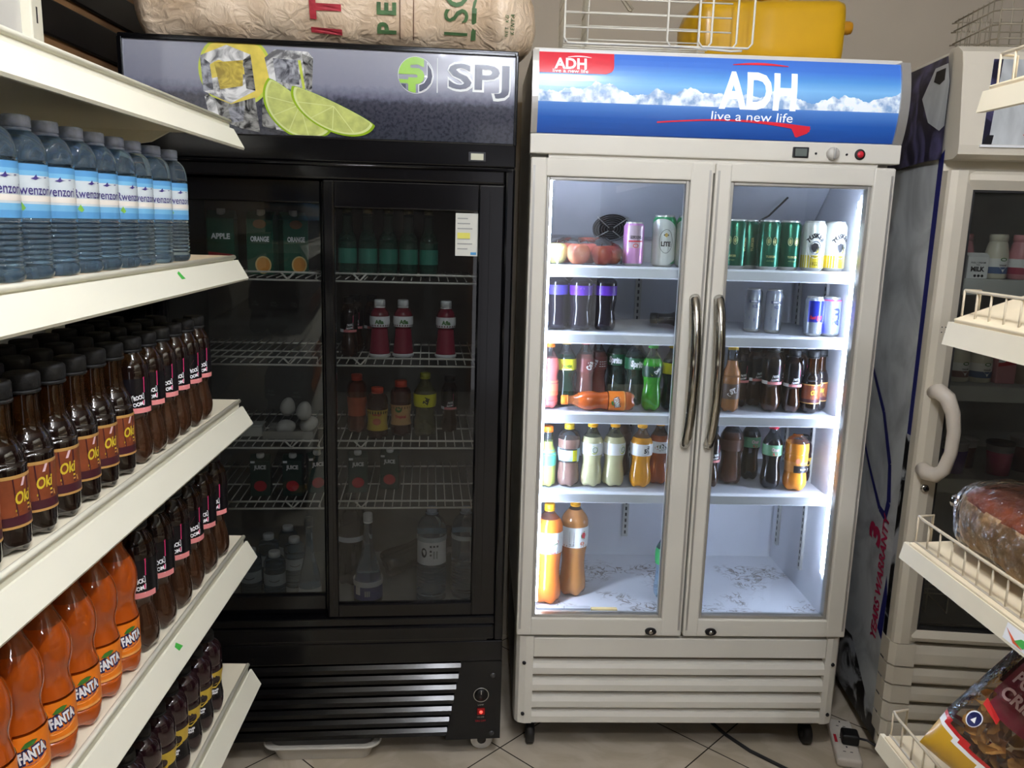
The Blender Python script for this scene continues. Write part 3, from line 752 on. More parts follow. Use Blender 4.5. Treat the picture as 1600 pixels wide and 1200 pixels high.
g.box(.045, W3-.045, .05, D3-.05, .38, .42, rcream).box(0, W3, .04, D3, 1.70, 2.035, rcream, .008).box(.01, W3-.01, .06, D3, .04, .38, rcream)
part(g, 'body', rf)
s = lambda n: (lambda y, z: (-.0008*n, y, z))
g = G().sheet([(.03, .045), (D3, .045), (D3, 1.745), (.03, 1.745)], s(1), mgrey)
g.sheet([(.03, 1.755), (.16, 1.755), (D3-.005, 1.735), (D3-.005, 2.02), (.06, 2.02), (.03, 1.95)], s(12), mblue)
g.sheet([(.03, 1.0), (.055, 1.0), (.062, 1.76), (.03, 1.78)], s(2), navy)
g.sheet([(.05, 2.0), (.13, 2.0), (.2, 1.93), (.14, 1.86), (.06, 1.83), (.03, 1.84), (.03, 1.95)], s(14), mgrey)
g.sheet([(.06, 1.99), (.12, 1.99), (.13, 1.965), (.09, 1.952), (.06, 1.96)], s(15), inkblack)
g.sheet([(.03, .06), (.055, .05), (.06, 1.0), (.03, 1.0)], s(2), mblack)
g.sheet([(.03, .045), (.5, .045), (.5, .23), (.3, .25), (.1, .12), (.03, .10)], s(2), mblack)
# swoosh loop
sw = [(.56, 1.26), (.40, 1.16), (.24, 1.02), (.15, .88), (.125, .77), (.14, .72), (.19, .73), (.30, .82), (.45, .96)]
for i in range(len(sw)-1):
    (a, b), (c, d) = sw[i], sw[i+1]; l = math.hypot(c-a, d-b); nx, nz = -(d-b)/l, (c-a)/l; w0 = .004+.011*max(0, 1-abs(i-4)/4.5); w1 = .004+.011*max(0, 1-abs(i+1-4)/4.5)
    g.sheet([(a-nx*w0, b-nz*w0), (c-nx*w1, d-nz*w1), (c+nx*w1, d+nz*w1), (a+nx*w0, b+nz*w0)], s(3), navy)
fs = lambda u, v: (-.0032, .17-u, v)
g.text('YEARS WARRANTY', .042, fs, magenta, .03, width=.40, rot=pi/2, ctr=(.045, .528), shear=.12)
g.text('3', .085, fs, magenta, .05, rot=pi/2, ctr=(-.03, .64), shear=.12)
g.sheet([(.10, .38), (.06, .36), (.055, .5), (.075, .56)], s(3), navy)
part(g, 'side_graphic', rf, 'marbled side print with blue loop and red warranty lettering')
# header
def rh(z): return -.045+.05*((z-1.755)/.285)
hp = [(.02, 1.752), (-.02, 1.752), (-.044, 1.762), (-.046, 1.785), (-.012, 1.985), (.0, 2.02), (.03, 2.038), (.08, 2.04), (.08, 1.752)]
hdr = part(G().prism(hp, lambda u, v, d: (d, u, v), 0, W3, rcream), 'header_housing', rf)
h = lambda n: (lambda u, v: (u, -.046+.034*(v-1.785)/.2-.0012*n, v))
g = G().sheet([(.055, 1.787), (W3-.05, 1.787), (W3-.06, 2.0), (.075, 2.0)], h(1), mgrey)
g.sheet([(.055, 1.787), (.07, 1.787), (.098, 2.0), (.075, 2.0)], h(2), mblue)
g.sheet([(.055, 1.787), (.078, 1.787), (.083, 1.81), (.067, 1.81)], h(3), inkblack)
g.box(.05, W3-.05, -.05, -.044, 1.78, 1.786, white)
g.text('YEARS WARRANTY', .019, h(3), inkred, .03, width=.30, ctr=(.302, 1.803), shear=.1)
g.text('3', .06, h(3), magenta, .05, ctr=(.14, 1.80)) if 0 else None
fan(g, (.27, 1.92), ell(.27, 1.92, .105, .06), h(2), mat('pale_oval_print', (186, 192, 200), .35)); fan(g, (.27, 1.92), ell(.205, 1.958, .03, .014), h(3), mat('violet_print', (60, 40, 110), .4))
fan(g, (.205, 1.955), ell(.208, 1.955, .022, .008), h(4), mgrey)
g.box(.178, .4, h(3)(0, 1.88)[1]-.001, h(3)(0, 1.88)[1]+.004, 1.852, 1.90, white).box(.182, .396, h(3)(0, 1.88)[1]-.002, h(3)(0, 1.88)[1], 1.856, 1.896, navy)
part(g, 'header_panel', hdr, 'grey marbled header sign with red lettering')
# door
a, b, z0, z1 = .068, W3-.068, .43, 1.676
rdoor = part(G().prism([(0, 0), (.004, -.012), (.02, -.02), (.045, -.018), (a, -.004), (a, .04), (0, .04)], lambda u, v, d: (u, v, d), .391, 1.724, rcream)
             .prism([(W3, 0), (W3-.004, -.012), (W3-.02, -.02), (W3-.045, -.018), (b, -.004), (b, .04), (W3, .04)], lambda u, v, d: (u, v, d), .391, 1.724, rcream)
             .prism([(1.724, .0), (1.715, -.015), (1.70, -.02), (z1, -.004), (z1, .04), (1.724, .04)], lambda u, v, d: (d, v, u), .0505, b+.0175, rcream)
             .prism([(.391, .0), (.40, -.015), (.412, -.02), (z0, -.004), (z0, .04), (.391, .04)], lambda u, v, d: (d, v, u), .0505, b+.0175, rcream), 'door', rf)
part(G().box(a, a+.006, -.003, .02, z0, z1, rubber).box(b-.006, b, -.003, .02, z0, z1, rubber).box(a, b, -.003, .02, z1-.006, z1, rubber).box(a, b, -.003, .02, z0, z0+.006, rubber), 'glass_gasket', rdoor)
part(G().box(a+.002, b-.002, .008, .014, z0+.002, z1-.002, cglass), 'glass_pane', rdoor, 'grey tinted glass pane')
pts = [(.028, -.012, 1.135), (.03, -.04, 1.142), (.045, -.062, 1.128), (.06, -.07, 1.09), (.068, -.073, 1.04), (.067, -.073, .98), (.056, -.068, .93), (.04, -.058, .912), (.026, -.036, .912), (.022, -.012, .918)]
part(G().tube(pts, [.02, .022, .0215, .019, .017, .0165, .018, .021, .022, .02], mat('handle_cream', (222, 212, 198), .3, var=.03), 14), 'handle', rdoor, 'chunky cream loop handle')
part(G().lathe([(0, -.026), (.01, -.026), (.012, -.018)], chrome, 18, axis='y', ctr=(.033, 0, .862)).lathe([(0, -.0275), (.006, -.0275), (.006, -.025)], inkblack, 14, axis='y', ctr=(.033, 0, .862)), 'lock', rdoor)
g = G()
for dx in (0, .01):
    for dz in (0, .014): g.lathe([(0, -.0205), (.0016, -.0205), (.0016, -.018)], inkblack, 8, axis='y', ctr=(.026+dx, 0, 1.30+dz))
part(g, 'screw_hole', rdoor)
g = G().box(.045, .05, .06, .55, .42, 1.70, mat('fridge_liner', (196, 198, 196), .5)).box(W3-.05, W3-.045, .06, .55, .42, 1.70, MATS['fridge_liner']).box(.05, W3-.05, .543, .55, .42, 1.70, MATS['fridge_liner']).box(.05, W3-.05, .06, .55, .42, .425, MATS['fridge_liner'])
part(g, 'interior_liner', rf)
SHR = [1.441, 1.14, .866]
for zz in SHR:
    q = part(G().box(.052, W3-.052, .09, .5, zz-.012, zz-.003, MATS['fridge_liner']), 'shelf', rf)
    part(G().box(.052, W3-.052, .078, .09, zz-.045, zz, mat('shelf_edge_grey', (206, 208, 204), .4), .002), 'price_rail', q)
g = G()
for k in range(5): g.tube([(.06, .10, .50+k*.014), (W3-.06, .10, .50+k*.014)], .0022, wirew)
for k in range(9): g.tube([(.07+k*.062, .10, .44), (.07+k*.062, .10, .56)], .0022, wirew); g.tube([(.07+k*.062, .10, .44), (.07+k*.062, .5, .44)], .002, wirew)
g.tube([(.06, .5, .50), (W3-.06, .5, .50)], .0022, wirew)
part(g, 'wire_basket', rf)
# louvred base with corner pieces
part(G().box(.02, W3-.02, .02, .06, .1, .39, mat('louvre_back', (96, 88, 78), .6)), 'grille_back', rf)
for k in range(5):
    zz = .325-k*.059; hgt = .058 if k == 0 else .043
    g = G().prism([(.03, zz), (-.012, zz), (-.016, zz+.006), (-.014, zz+hgt*.6), (-.006, zz+hgt), (.03, zz+hgt)], lambda u, v, d: (d, u, v), .06, W3-.02, rcream)
    part(g, 'grille_slat', rf)
    g = G().prism([(-.002, .06), (-.002, .0), (.012, -.018), (.066, -.02), (.066, .03), (.03, .06)], lambda u, v, d: (u, v, d), zz-.004, zz+hgt+.006, rcream)
    part(g, 'grille_corner', rf)
part(G().box(0, .04, .02, .06, .04, .40, rcream, .004).box(W3-.02, W3, -.01, .06, .04, .39, rcream, .004), 'corner_post', rf)
g = G()
for x in (.05, W3-.05):
    for y in (.1, D3-.08): g.lathe([(0, 0), (.02, 0), (.02, .04), (0, .042)], wheel, 14, ctr=(x, y, 0))
part(g, 'foot', rf)

# ------------------------------------------------------------------ bread rack on the right
br = thing('bread_rack', 'cream metal bread rack with wire-fenced shelves in right foreground', 'rack', (0, 0, 0))
RT = [(1.732, 18, .03), (1.390, 20, .035), (1.019, 3, .028), (.658, 1, .03)]
RX = .72
RY = [1.244, 1.258, 1.306, 1.308]
part(G().box(1.20, 1.225, -.1, 1.32, .05, 2.3, cream).box(1.16, 1.2, 1.26, 1.30, 0, 2.3, cream, .003).box(1.16, 1.2, -.1, -.06, 0, 2.3, cream, .003), 'back_frame', br)
RACKZ = []
for k, ((zt, ang, hh), ye) in enumerate(zip(RT, RY)):
    M = Matrix.Translation((RX, 0, zt+hh)) @ Matrix.Rotation(-radians(ang), 4, 'Y')
    g = G().box(.006, .46, -.05, ye-.012, -.012, .004, mat('rack_board', (226, 210, 178), .5, var=.05), .002, M)
    sh = part(g, 'shelf', br)
    g = G().prism([(RX+.004, zt+hh), (RX+.012, zt+hh), (RX+.008, zt), (RX-.002, zt)], lambda u, v, d: (u, d, v), -.05, ye, mat('rack_rail', (226, 216, 190), .42, var=.03))
    part(g, 'price_rail', sh)
    fz = zt+hh+.003; fh = .046; fx = RX+.016
    g = G().tube([(fx+.03, ye-.004, fz), (fx+.03, ye-.004, fz+fh), (fx+.002, ye-.012, fz+fh), (fx, ye-.03, fz+fh), (fx, -.05, fz+fh)], .0026, wiret, 8)
    n = 36
    for j in range(n):
        yy = ye-.014-j*.0345
        g.tube([(fx, yy, fz+fh), (fx, yy, fz), (fx+.02, yy, fz)], .0018, wiret, 6)
    g.tube([(fx, ye-.012, fz+.002), (fx, -.05, fz+.002)], .0022, wiret)
    part(g, 'wire_fence', sh)
    RACKZ.append(M)
g = G(); zz = 1.019
f = lambda u, v: (RX-.003+.3*0+(v-zt_)*.32, 0, 0)
fr_ = lambda u, v: (RX-.0025+v*.21, 1.0-u, 1.019+v)
g.sheet([(-.022, .004), (.045, .004), (.045, .026), (-.022, .026)], fr_, white); f4 = lambda u, v: (RX-.0032+v*.21, 1.0-u, 1.019+v)
g.sheet([(-.02, .02), (.0, .007), (.02, .006), (.0, .012)], f4, mat('orange_print', (226, 92, 40), .4)); g.sheet([(.0, .01), (.012, .018), (.03, .02), (.02, .008)], f4, green)
part(g, 'price_label', br, 'small white, orange and green shelf label')

# ------------------------------------------------------------------ drinks: one builder per kind, copies share its meshes
KIND = {}
capblack = mat('cap_black', (17, 16, 16), .6, var=.1, bump=.1, bscale=200)
cola = mat('cola_liquid', (22, 11, 8), .07, var=.2, coat=.6)
colab = mat('cola_amber', (66, 38, 22), .06, var=.25, nscale=30, trans=.35, coat=.5, bump=.12, bscale=55)
amberneck = clear('amber_neck_plastic', (176, 126, 82), 1.5, .03, haze=.12, hazecol=(120, 76, 40))
clearp = clear('clear_bottle_plastic', (214, 222, 224), 1.5, .03, haze=.08)

def scaleprof(p, R, H): return [(r*R, z*H) for r, z in p]
def rad_at(p):
    def f(z):
        for (r0, z0), (r1, z1) in zip(p, p[1:]):
            if z0 <= z <= z1 and z1 > z0: return r0+(r1-r0)*(z-z0)/(z1-z0)
        return p[-1][0]
    return f
def smooth(p, n=3):
    """round a lathe profile off with a catmull-rom pass"""
    o = []
    for i in range(len(p)-1):
        p0 = p[max(0, i-1)]; p1 = p[i]; p2 = p[i+1]; p3 = p[min(len(p)-1, i+2)]
        for k in range(n):
            t = k/n
            c = [.5*((2*p1[j])+(-p0[j]+p2[j])*t+(2*p0[j]-5*p1[j]+4*p2[j]-p3[j])*t*t+(-p0[j]+3*p1[j]-3*p2[j]+p3[j])*t**3) for j in (0, 1)]
            o.append((max(0, c[0]), c[1]))
    o.append(p[-1]); return o
def petals(H, n=5, d=.10):
    def wob(r, z, a):
        t = max(0, 1-z/(H*.13)); c = .5+.5*cos(n*a)
        return r*(1-d*t*(1-c)), z+(H*.022*t*(1-c) if z < H*.05 else 0)
    return wob
def cap_g(R, z0, z1, m, ridged=True, seg=24):
    g = G(); h = z1-z0
    wob = (lambda r, z, a: (r*(1+.025*cos(a*seg/2)), z)) if ridged else None
    g.lathe([(R*.9, z0), (R, z0+h*.06), (R, z0+h*.82), (R*.93, z0+h*.97), (R*.8, z1), (0, z1)], m, seg, wob=wob)
    return g
def bottle(name, cat, prof, R, H, body, capm, capR, cz0, label=None, mz=None, seg=24, wob='petal', neck=None, catname=None):
    t = thing(name, '', cat)
    p = smooth(scaleprof(prof, R, H)); p[0] = (0, p[0][1])
    part(G().lathe(p, body, seg, wob=petals(H) if wob == 'petal' else wob, mz=[(l*H, m) for l, m in mz] if mz else None), 'body', t)
    if capm:
        g = cap_g(capR, cz0*H, H, capm)
        g.lathe([(capR*.97, cz0*H-.0045), (capR*1.02, cz0*H-.003), (capR*1.02, cz0*H-.001), (capR*.9, cz0*H)], capm, 24)
        part(g, 'cap', t)
    if label:
        g = label(rad_at(p), R, H); part(g, 'label', t)
    return t

# --- water -----------------------------------------------------------
waterm = mat('water_bottle', (186, 214, 234), .04, var=.05, trans=.93, ior=1.22, coat=.2)
def water_prof(ribs):
    p = [(0, .012), (.62, .004), (.86, .008), (.97, .03), (1, .055)]
    for k in range(ribs): z = .085+k*.29/ribs; p += [(.93, z), (1, z+.15/ribs)]
    return p+[(.985, .385), (.985, .70), (1, .72), (.985, .765), (.92, .82), (.76, .873), (.50, .91), (.45, .93), (.44, .955)]
wblue = mat('label_sky', (84, 146, 194), .4, var=.08); wpale = mat('label_pale', (196, 204, 206), .4, var=.03); wmid = mat('label_aqua', (112, 172, 208), .4, var=.08)
wgrade = mat('label_cream', (226, 218, 206), .4); wviolet = mat('violet_letter_print', (62, 50, 116), .4)
def water_label(ra, R, H):
    r = R*.995; g = G()
    for a, b, m in ((.38, .425, wblue), (.425, .465, wmid), (.465, .635, wpale), (.635, .665, wmid), (.665, .705, wblue)): g.band(r, a*H, b*H, m, seg=28)
    g.band(r+.0002, .48*H, .515*H, wgrade, -1.2, 1.2, 12)
    for a0 in (0, 2.4):
        g.text('Rwenzori', .0115, cyl(r+.0005, .552*H, a0), wviolet, .008, width=.046, step=.006)
        f = cyl(r+.0005, .618*H, a0)
        g.sheet([(-.004, 0), (0, .0015), (.003, .005), (.004, .0018), (.007, .001), (.002, -.0015)], f, wviolet)
        g.sheet([(.004, .0012), (.018, .0022), (.018, .0012), (.005, .0003)], f, wviolet)
        g.sheet([(-.019, -.033), (-.015, -.027), (-.011, -.034), (-.014, -.037)], cyl(r+.0004, .618*H, a0), mat('label_leaf', (120, 176, 70), .4))
    return g
wcap = mat('cap_clear_blue', (176, 186, 210), .25, var=.2, nscale=120, trans=.12)
KIND['water'] = lambda: bottle('water_bottle', 'bottle', water_prof(9), .0305, .190, waterm, wcap, .0155, .925, water_label, seg=28, wob=None)

# --- brown-label cola (wide black cap, long amber neck) ----------------
okip = [(0, .02), (.55, .004), (.84, .01), (.97, .05), (1, .10), (1, .5), (.985, .54), (.9, .595), (.74, .64), (.62, .68), (.575, .73), (.56, .80), (.56, .885), (.60, .893), (.56, .905), (.56, .93)]
okibrown = mat('label_brown', (122, 60, 32), .42, var=.28, nscale=35); okidark = mat('label_plum', (66, 26, 36), .4, var=.1); gold = mat('label_gold', (206, 160, 92), .35, .3); okiyel = mat('label_yellow_print', (212, 186, 52), .4)
def oki_label(ra, R, H):
    r = R*1.012; g = G()
    g.band(r, .17*H, .475*H, okibrown, seg=28).band(r+.0002, .455*H, .475*H, gold, seg=28).band(r+.0002, .165*H, .18*H, gold, seg=28).band(r+.0001, .18*H, .235*H, okidark, seg=28)
    for a0 in (0, pi):
        f = cyl(r+.0004, 0, a0)
        g.sheet([(-.007, .235*H), (.011, .245*H), (.011, .455*H), (-.010, .455*H)], f, okidark)
        g.sheet([(-.013, .235*H), (.016, .25*H), (.0145, .285*H), (-.003, .262*H)], f, gold)
        f5 = cyl(r+.0008, .345*H, a0); g.text('Oki', .0135, f5, okiyel, .03, width=.020, step=.005, rot=.12, shear=.2)
        f6 = cyl(r+.0006, .345*H, a0)
        g.sheet([(-.009, -.014), (.011, -.0095), (.011, -.012), (-.009, -.0165)], f6, okiyel); g.sheet([(-.008, -.019), (.011, -.0145), (.011, -.0165), (-.008, -.021)], f6, gold)
        g.sheet([(-.001, .0125), (.003, .022), (.0065, .022), (.0025, .0125)], f6, mat('label_pink', (226, 190, 196), .4))
    return g
KIND['oki'] = lambda: bottle('cola_bottle', 'bottle', okip, .0285, .2, cola, capblack, .0195, .90, oki_label, mz=[(.64, amberneck)], seg=28)

# --- dark soda with a pink triangle label -------------------------------
rockp = [(0, .02), (.5, .004), (.78, .008), (.92, .04), (1, .10), (.99, .17), (.88, .25), (.76, .32), (.74, .36), (.84, .405), (.97, .43), (1, .47), (1, .70), (.97, .755), (.86, .81), (.68, .855), (.58, .88), (.56, .90), (.56, .93)]
rpink = mat('label_magenta', (206, 46, 104), .4, var=.08); rsalmon = mat('label_salmon', (232, 142, 140), .4, var=.1); rblk = mat('label_black_film', (16, 14, 18), .25)
def rock_label(ra, R, H):
    r = R*1.012; g = G(); g.band(r, .42*H, .69*H, rblk, seg=28)
    g.band(r+.0002, .42*H, .46*H, rsalmon, -.7, 1.0, 12).band(r+.0002, .42*H, .47*H, white, -1.6, -.7, 8)
    for a0 in (0.1, 2.6):
        f = cyl(r+.0004, .52*H, a0); f2_ = cyl(r+.0007, .52*H, a0)
        g.sheet([(-.011, .006), (.011, .012), (.0115, .037), (-.001, .021)], f, rpink)
        g.sheet([(-.011, -.002), (.010, .002), (.0095, .0115), (-.0085, .008)], f, white); g.sheet([(-.010, -.0012), (.0092, .0026), (.0088, .0108), (-.0078, .0073)], cyl(r+.00055, .52*H, a0), inkblack)
        g.sheet([(-.015, -.0125), (.010, -.008), (.0105, .0005), (-.0125, -.004)], f, white); g.sheet([(-.0142, -.0117), (.0093, -.0074), (.0097, -.0003), (-.0119, -.0047)], cyl(r+.00055, .52*H, a0), rpink)
        g.text('ROCK', .0062, f2_, white, .04, width=.0155, ctr=(.0008, .0047), rot=.18, step=.005); g.text('BOOM', .0056, f2_, white, .04, width=.019, ctr=(-.002, -.006), rot=.18, step=.005)
        g.sheet([(-.012, -.016), (.009, -.0122), (.009, -.0135), (-.012, -.0173)], f, white)
    return g
KIND['rock'] = lambda: bottle('soda_bottle', 'bottle', rockp, .0285, .2, cola, capblack, .0185, .91, rock_label, mz=[(-1, colab), (.405, cola), (.80, amberneck)], seg=28)

# --- orange soda ----------------------------------------------------------
orange = mat('orange_soda', (204, 92, 22), .06, var=.12, nscale=20, trans=.35, coat=.7)
orangetop = clear('orange_neck_plastic', (230, 160, 90), 1.5, .03, haze=.85, hazecol=(178, 98, 48))
olab = mat('label_orange', (240, 128, 24), .4, var=.06); fnavy = mat('label_navy', (26, 32, 84), .4); fleaf = mat('leaf_green_print', (62, 118, 44), .4, var=.1)
fantap = [(0, .03), (.5, .006), (.8, .008), (.96, .04), (1, .08), (.985, .12), (.955, .14), (.955, .355), (.97, .375), (.90, .42), (.85, .46), (.88, .51), (.98, .57), (1, .62), (.98, .67), (.86, .73), (.64, .79), (.47, .84), (.43, .88), (.43, .925)]
def fanta_label(ra, R, H):
    r = R*.985; g = G(); g.band(r, .14*H, .36*H, olab, seg=28).band(r+.0002, .14*H, .155*H, mat('label_pale_orange', (244, 168, 88), .4), seg=28)
    for a0 in (0, pi):
        f = cyl(r+.0003, .255*H, a0); f2_ = cyl(r+.0006, .255*H, a0); f3 = cyl(r+.0009, .255*H, a0)
        g.sheet(ell(.001, -.001, .0195, .0125, rot=.2, n=24), f, fnavy); g.sheet(ell(.002, -.0135, .018, .003, rot=.2, n=20), f, mat('label_pale_orange', (244, 168, 88), .4))
        g.text('FANTA', .0155, f2_, fnavy, .11, width=.0365, rot=.2, ctr=(.001, .0003), step=.005); g.text('FANTA', .0135, f3, white, .05, width=.034, rot=.2, ctr=(.001, .0008), step=.005)
        g.sheet([(-.012, .0105), (-.007, .0165), (.001, .0185), (.0075, .0165), (.002, .0115), (-.006, .0095)], f3, fleaf)
    g.band(r+.0004, .165*H, .26*H, white, 1.4, 1.9, 6)
    for k in range(9): g.band(r+.0007, .185*H, .255*H, inkblack, 1.45+k*.048, 1.45+k*.048+(.02 if k % 3 else .03), 2)
    return g
ocap = mat('cap_orange', (238, 120, 30), .4, var=.06)
KIND['fanta'] = lambda: bottle('orange_soda_bottle', 'bottle', fantap, .0325, .24, orange, ocap, .0155, .925, fanta_label, mz=[(.78, orangetop)], seg=28)

# --- dark berry juice -------------------------------------------------------
berry = mat('berry_juice', (34, 12, 18), .07, var=.2, coat=.6)
berryp = [(0, .03), (.5, .006), (.8, .008), (.96, .045), (1, .11), (1, .18), (.94, .26), (.90, .33), (.92, .44), (.98, .5), (1, .55), (.985, .60), (.96, .615), (1, .64), (1, .74), (.95, .80), (.80, .855), (.56, .89), (.45, .91), (.44, .925)]
byel = mat('label_mustard', (204, 172, 56), .4, var=.1)
def berry_label(ra, R, H):
    g = G(); rr = lambda z: ra(z)*1.012+.0002
    g.band(rr, .20*H, .38*H, rblk, seg=28, rows=6).band(rr, .38*H, .54*H, byel, seg=28, rows=5)
    for a0 in (0, pi):
        r = R*.985
        f = cyl(R*.955, 0, a0); f1_ = cyl(R*.975, 0, a0)
        g.band(lambda z: ra(z)*1.012+.0006, .42*H, .52*H, white, a0-.75, a0-.15, 6, 3)
        g.sheet(ell(-.003, .43*H, .008, .0075, n=14), cyl(R*.97, 0, a0), berry); g.sheet(ell(.007, .435*H, .0075, .007, n=14), cyl(R*.973, 0, a0), berry); g.sheet(ell(.001, .46*H, .007, .006, n=14), cyl(R*.985, 0, a0), berry)
        g.sheet([(-.016, .375*H), (.002, .36*H), (.015, .392*H), (.015, .375*H), (.002, .342*H), (-.016, .358*H)], cyl(R*.957, 0, a0), byel)
        g.text('Minute', .0052, cyl(R*.955, .315*H, a0), white, .04, width=.017, step=.005); g.text('Maid', .0052, cyl(R*.955, .282*H, a0), white, .04, width=.012, step=.005)
        g.text('berry juice drink', .0022, cyl(R*.96, .25*H, a0), white, 0, width=.018, step=.006)
    return g
KIND['berry'] = lambda: bottle('berry_juice_bottle', 'bottle', berryp, .0312, .174, berry, capblack, .0165, .92, berry_label, seg=28)

# --- stock the gondola: every bottle labelled by where it stands -------------
def row(kind, x, ys, z, face, what, where, group, rows='front', scale=1):
    n = len(ys)
    for i, y in enumerate(ys):
        k = n-1-i
        lab = '%s, %s from far end, %s row, %s' % (what, ORD[k], rows, where)
        put(kind, (x+random.uniform(-.0012, .0012), y, z), face+random.uniform(-.22, .22), lab, group, scale=scale)
WY = [.775, .840, .905, .970, 1.036, 1.102, 1.167, 1.231, 1.295, 1.358, 1.436, 1.514]
row('water', -.5435, WY, TIERS[1][1], 1.0, 'clear water bottle with sky blue label', 'upper shelf', 'water bottles on the upper shelf', 'front')
row('water', -.612, [.93+.066*k for k in range(8)], TIERS[1][1], .85, 'clear water bottle', 'upper shelf', 'water bottles on the upper shelf', 'second')
OY = [.755+.0605*k for k in range(9)]; RYY = [1.304+.0605*k for k in range(6)]
row('oki', -.5415, OY, TIERS[2][1], 1.10, 'brown-labelled cola bottle', 'middle shelf', 'brown-labelled cola bottles', 'front')
row('rock', -.5415, RYY, TIERS[2][1], .58, 'dark soda with pink triangle', 'middle shelf', 'pink-triangle sodas on the middle shelf', 'front')
row('oki', -.606, [.80+.0605*k for k in range(9)], TIERS[2][1], .78, 'brown-labelled cola bottle', 'middle shelf', 'brown-labelled cola bottles', 'second')
row('rock', -.606, [1.348+.0605*k for k in range(5)], TIERS[2][1], .62, 'dark soda bottle', 'middle shelf', 'pink-triangle sodas on the middle shelf', 'second')
row('oki', -.672, [.95+.0605*k for k in range(6)], TIERS[2][1], .78, 'brown-labelled cola bottle', 'middle shelf', 'brown-labelled cola bottles', 'third')
row('rock', -.672, [1.315+.0605*k for k in range(5)], TIERS[2][1], .62, 'dark soda bottle', 'middle shelf', 'pink-triangle sodas on the middle shelf', 'third')
FY = [.795+.07*k for k in range(7)]; R4 = [1.2855+.0765*k for k in range(6)]
row('fanta', -.5450, FY, TIERS[3][1], 1.10, 'orange soda bottle', 'shelf below colas', 'orange soda bottles', 'front')
row('fanta', -.6155, [.83+.07*k for k in range(6)], TIERS[3][1], .55, 'orange soda bottle', 'shelf below colas', 'orange soda bottles', 'second')
row('rock', -.5430, R4, TIERS[3][1], .58, 'dark soda with pink triangle', 'beside orange sodas', 'pink-triangle sodas beside the orange sodas', 'front', 1.16)
row('rock', -.612, [1.325+.0765*k for k in range(5)], TIERS[3][1], .80, 'dark soda bottle', 'beside orange sodas', 'pink-triangle sodas beside the orange sodas', 'second', 1.16)
row('berry', -.5450, [1.01+.0655*k for k in range(10)], TIERS[4][1], .62, 'dark berry juice with mustard label', 'lowest shelf', 'berry juice bottles', 'front')
row('berry', -.6120, [1.10+.0655*k for k in range(8)], TIERS[4][1], .62, 'dark berry juice bottle', 'lowest shelf', 'berry juice bottles', 'second')

# ------------------------------------------------------------------ goods in the white cooler
slimp = [(0, .02), (.6, .012), (.72, .0), (.8, .008), (1, .07), (1, .90), (.84, .965), (.82, .985), (.84, 1.0), (.78, .998), (.74, .985), (0, .982)]
def can(name, R, H, body, draw, silver=alu):
    t = thing(name, '', 'can'); p = scaleprof(slimp, R, H)
    part(G().lathe(p[4:7], body, 28), 'body', t)
    g = G().lathe([(0, .982*H), (.74*R, .985*H)][::1], silver, 28).lathe(p[6:], silver, 28).lathe(p[:5], silver, 28)
    g.box(-.008, .008, -.005, .012, .983*H, .989*H, silver, .001)
    part(g, 'lid', t)
    if draw:
        g = G(); draw(g, R, H); part(g, 'label', t)
    return t
pinkcan = mat('can_pink', (204, 140, 196), .28, .5, var=.06); greencan = mat('can_green', (16, 88, 66), .24, .55, var=.1); liteg = mat('can_lite_green', (60, 150, 96), .28, .4, var=.08)
pale = mat('can_pale', (206, 208, 200), .3, .3, var=.03); yel = mat('can_yellow', (214, 190, 50), .3, .3, var=.06); silver = mat('can_silver', (176, 182, 192), .25, .6, var=.06)
def gordon(g, R, H):
    r = R*1.004; g.band(r, .42*H, .92*H, mat('can_pink_light', (196, 172, 184), .3, .3), -.75, .75, 12)
    g.text('GORDON\'S', .008, cyl(r+.0006, .66*H), inkblack, .03, width=.034, step=.006); g.band(r+.0004, .555*H, .585*H, inkred, -.75, .75, 12)
    g.sheet(ell(0, .47*H, .008, .006, n=18), cyl(r+.0004), inkred)
def lite(g, R, H):
    r = R*1.004; f = cyl(r); V = []
    n = 24
    for k in range(n):
        a0, a1 = -1.5+3*k/n, -1.5+3*(k+1)/n
        z0 = lambda a: .04*H+.12*H*max(0, a-.2); z1 = lambda a: .93*H-.08*H*(a+.4)**2
        V = [(r*sin(a), -r*cos(a), z) for a, z in ((a0, z0(a0)), (a1, z0(a1)), (a1, z1(a1)), (a0, z1(a0)))]; g.add(V, [(0, 1, 2, 3)], pale, True)
    g.tube([cyl(r+.0003)(.019*cos(t*pi/16), .5*H+.024*sin(t*pi/16)*1.35) for t in range(32)], .0005, inkblack, 4, True)
    g.text('LITE', .012, cyl(r+.0006, .45*H), inkblack, .05, width=.028, step=.005); g.sheet(ell(.0, .62*H, .0045, .006, n=14), cyl(r+.0004), mat('gold_print', (178, 146, 60), .35)); g.sheet(ell(0, .62*H, .0075, .0035, n=12), cyl(r+.0003), inkblack)
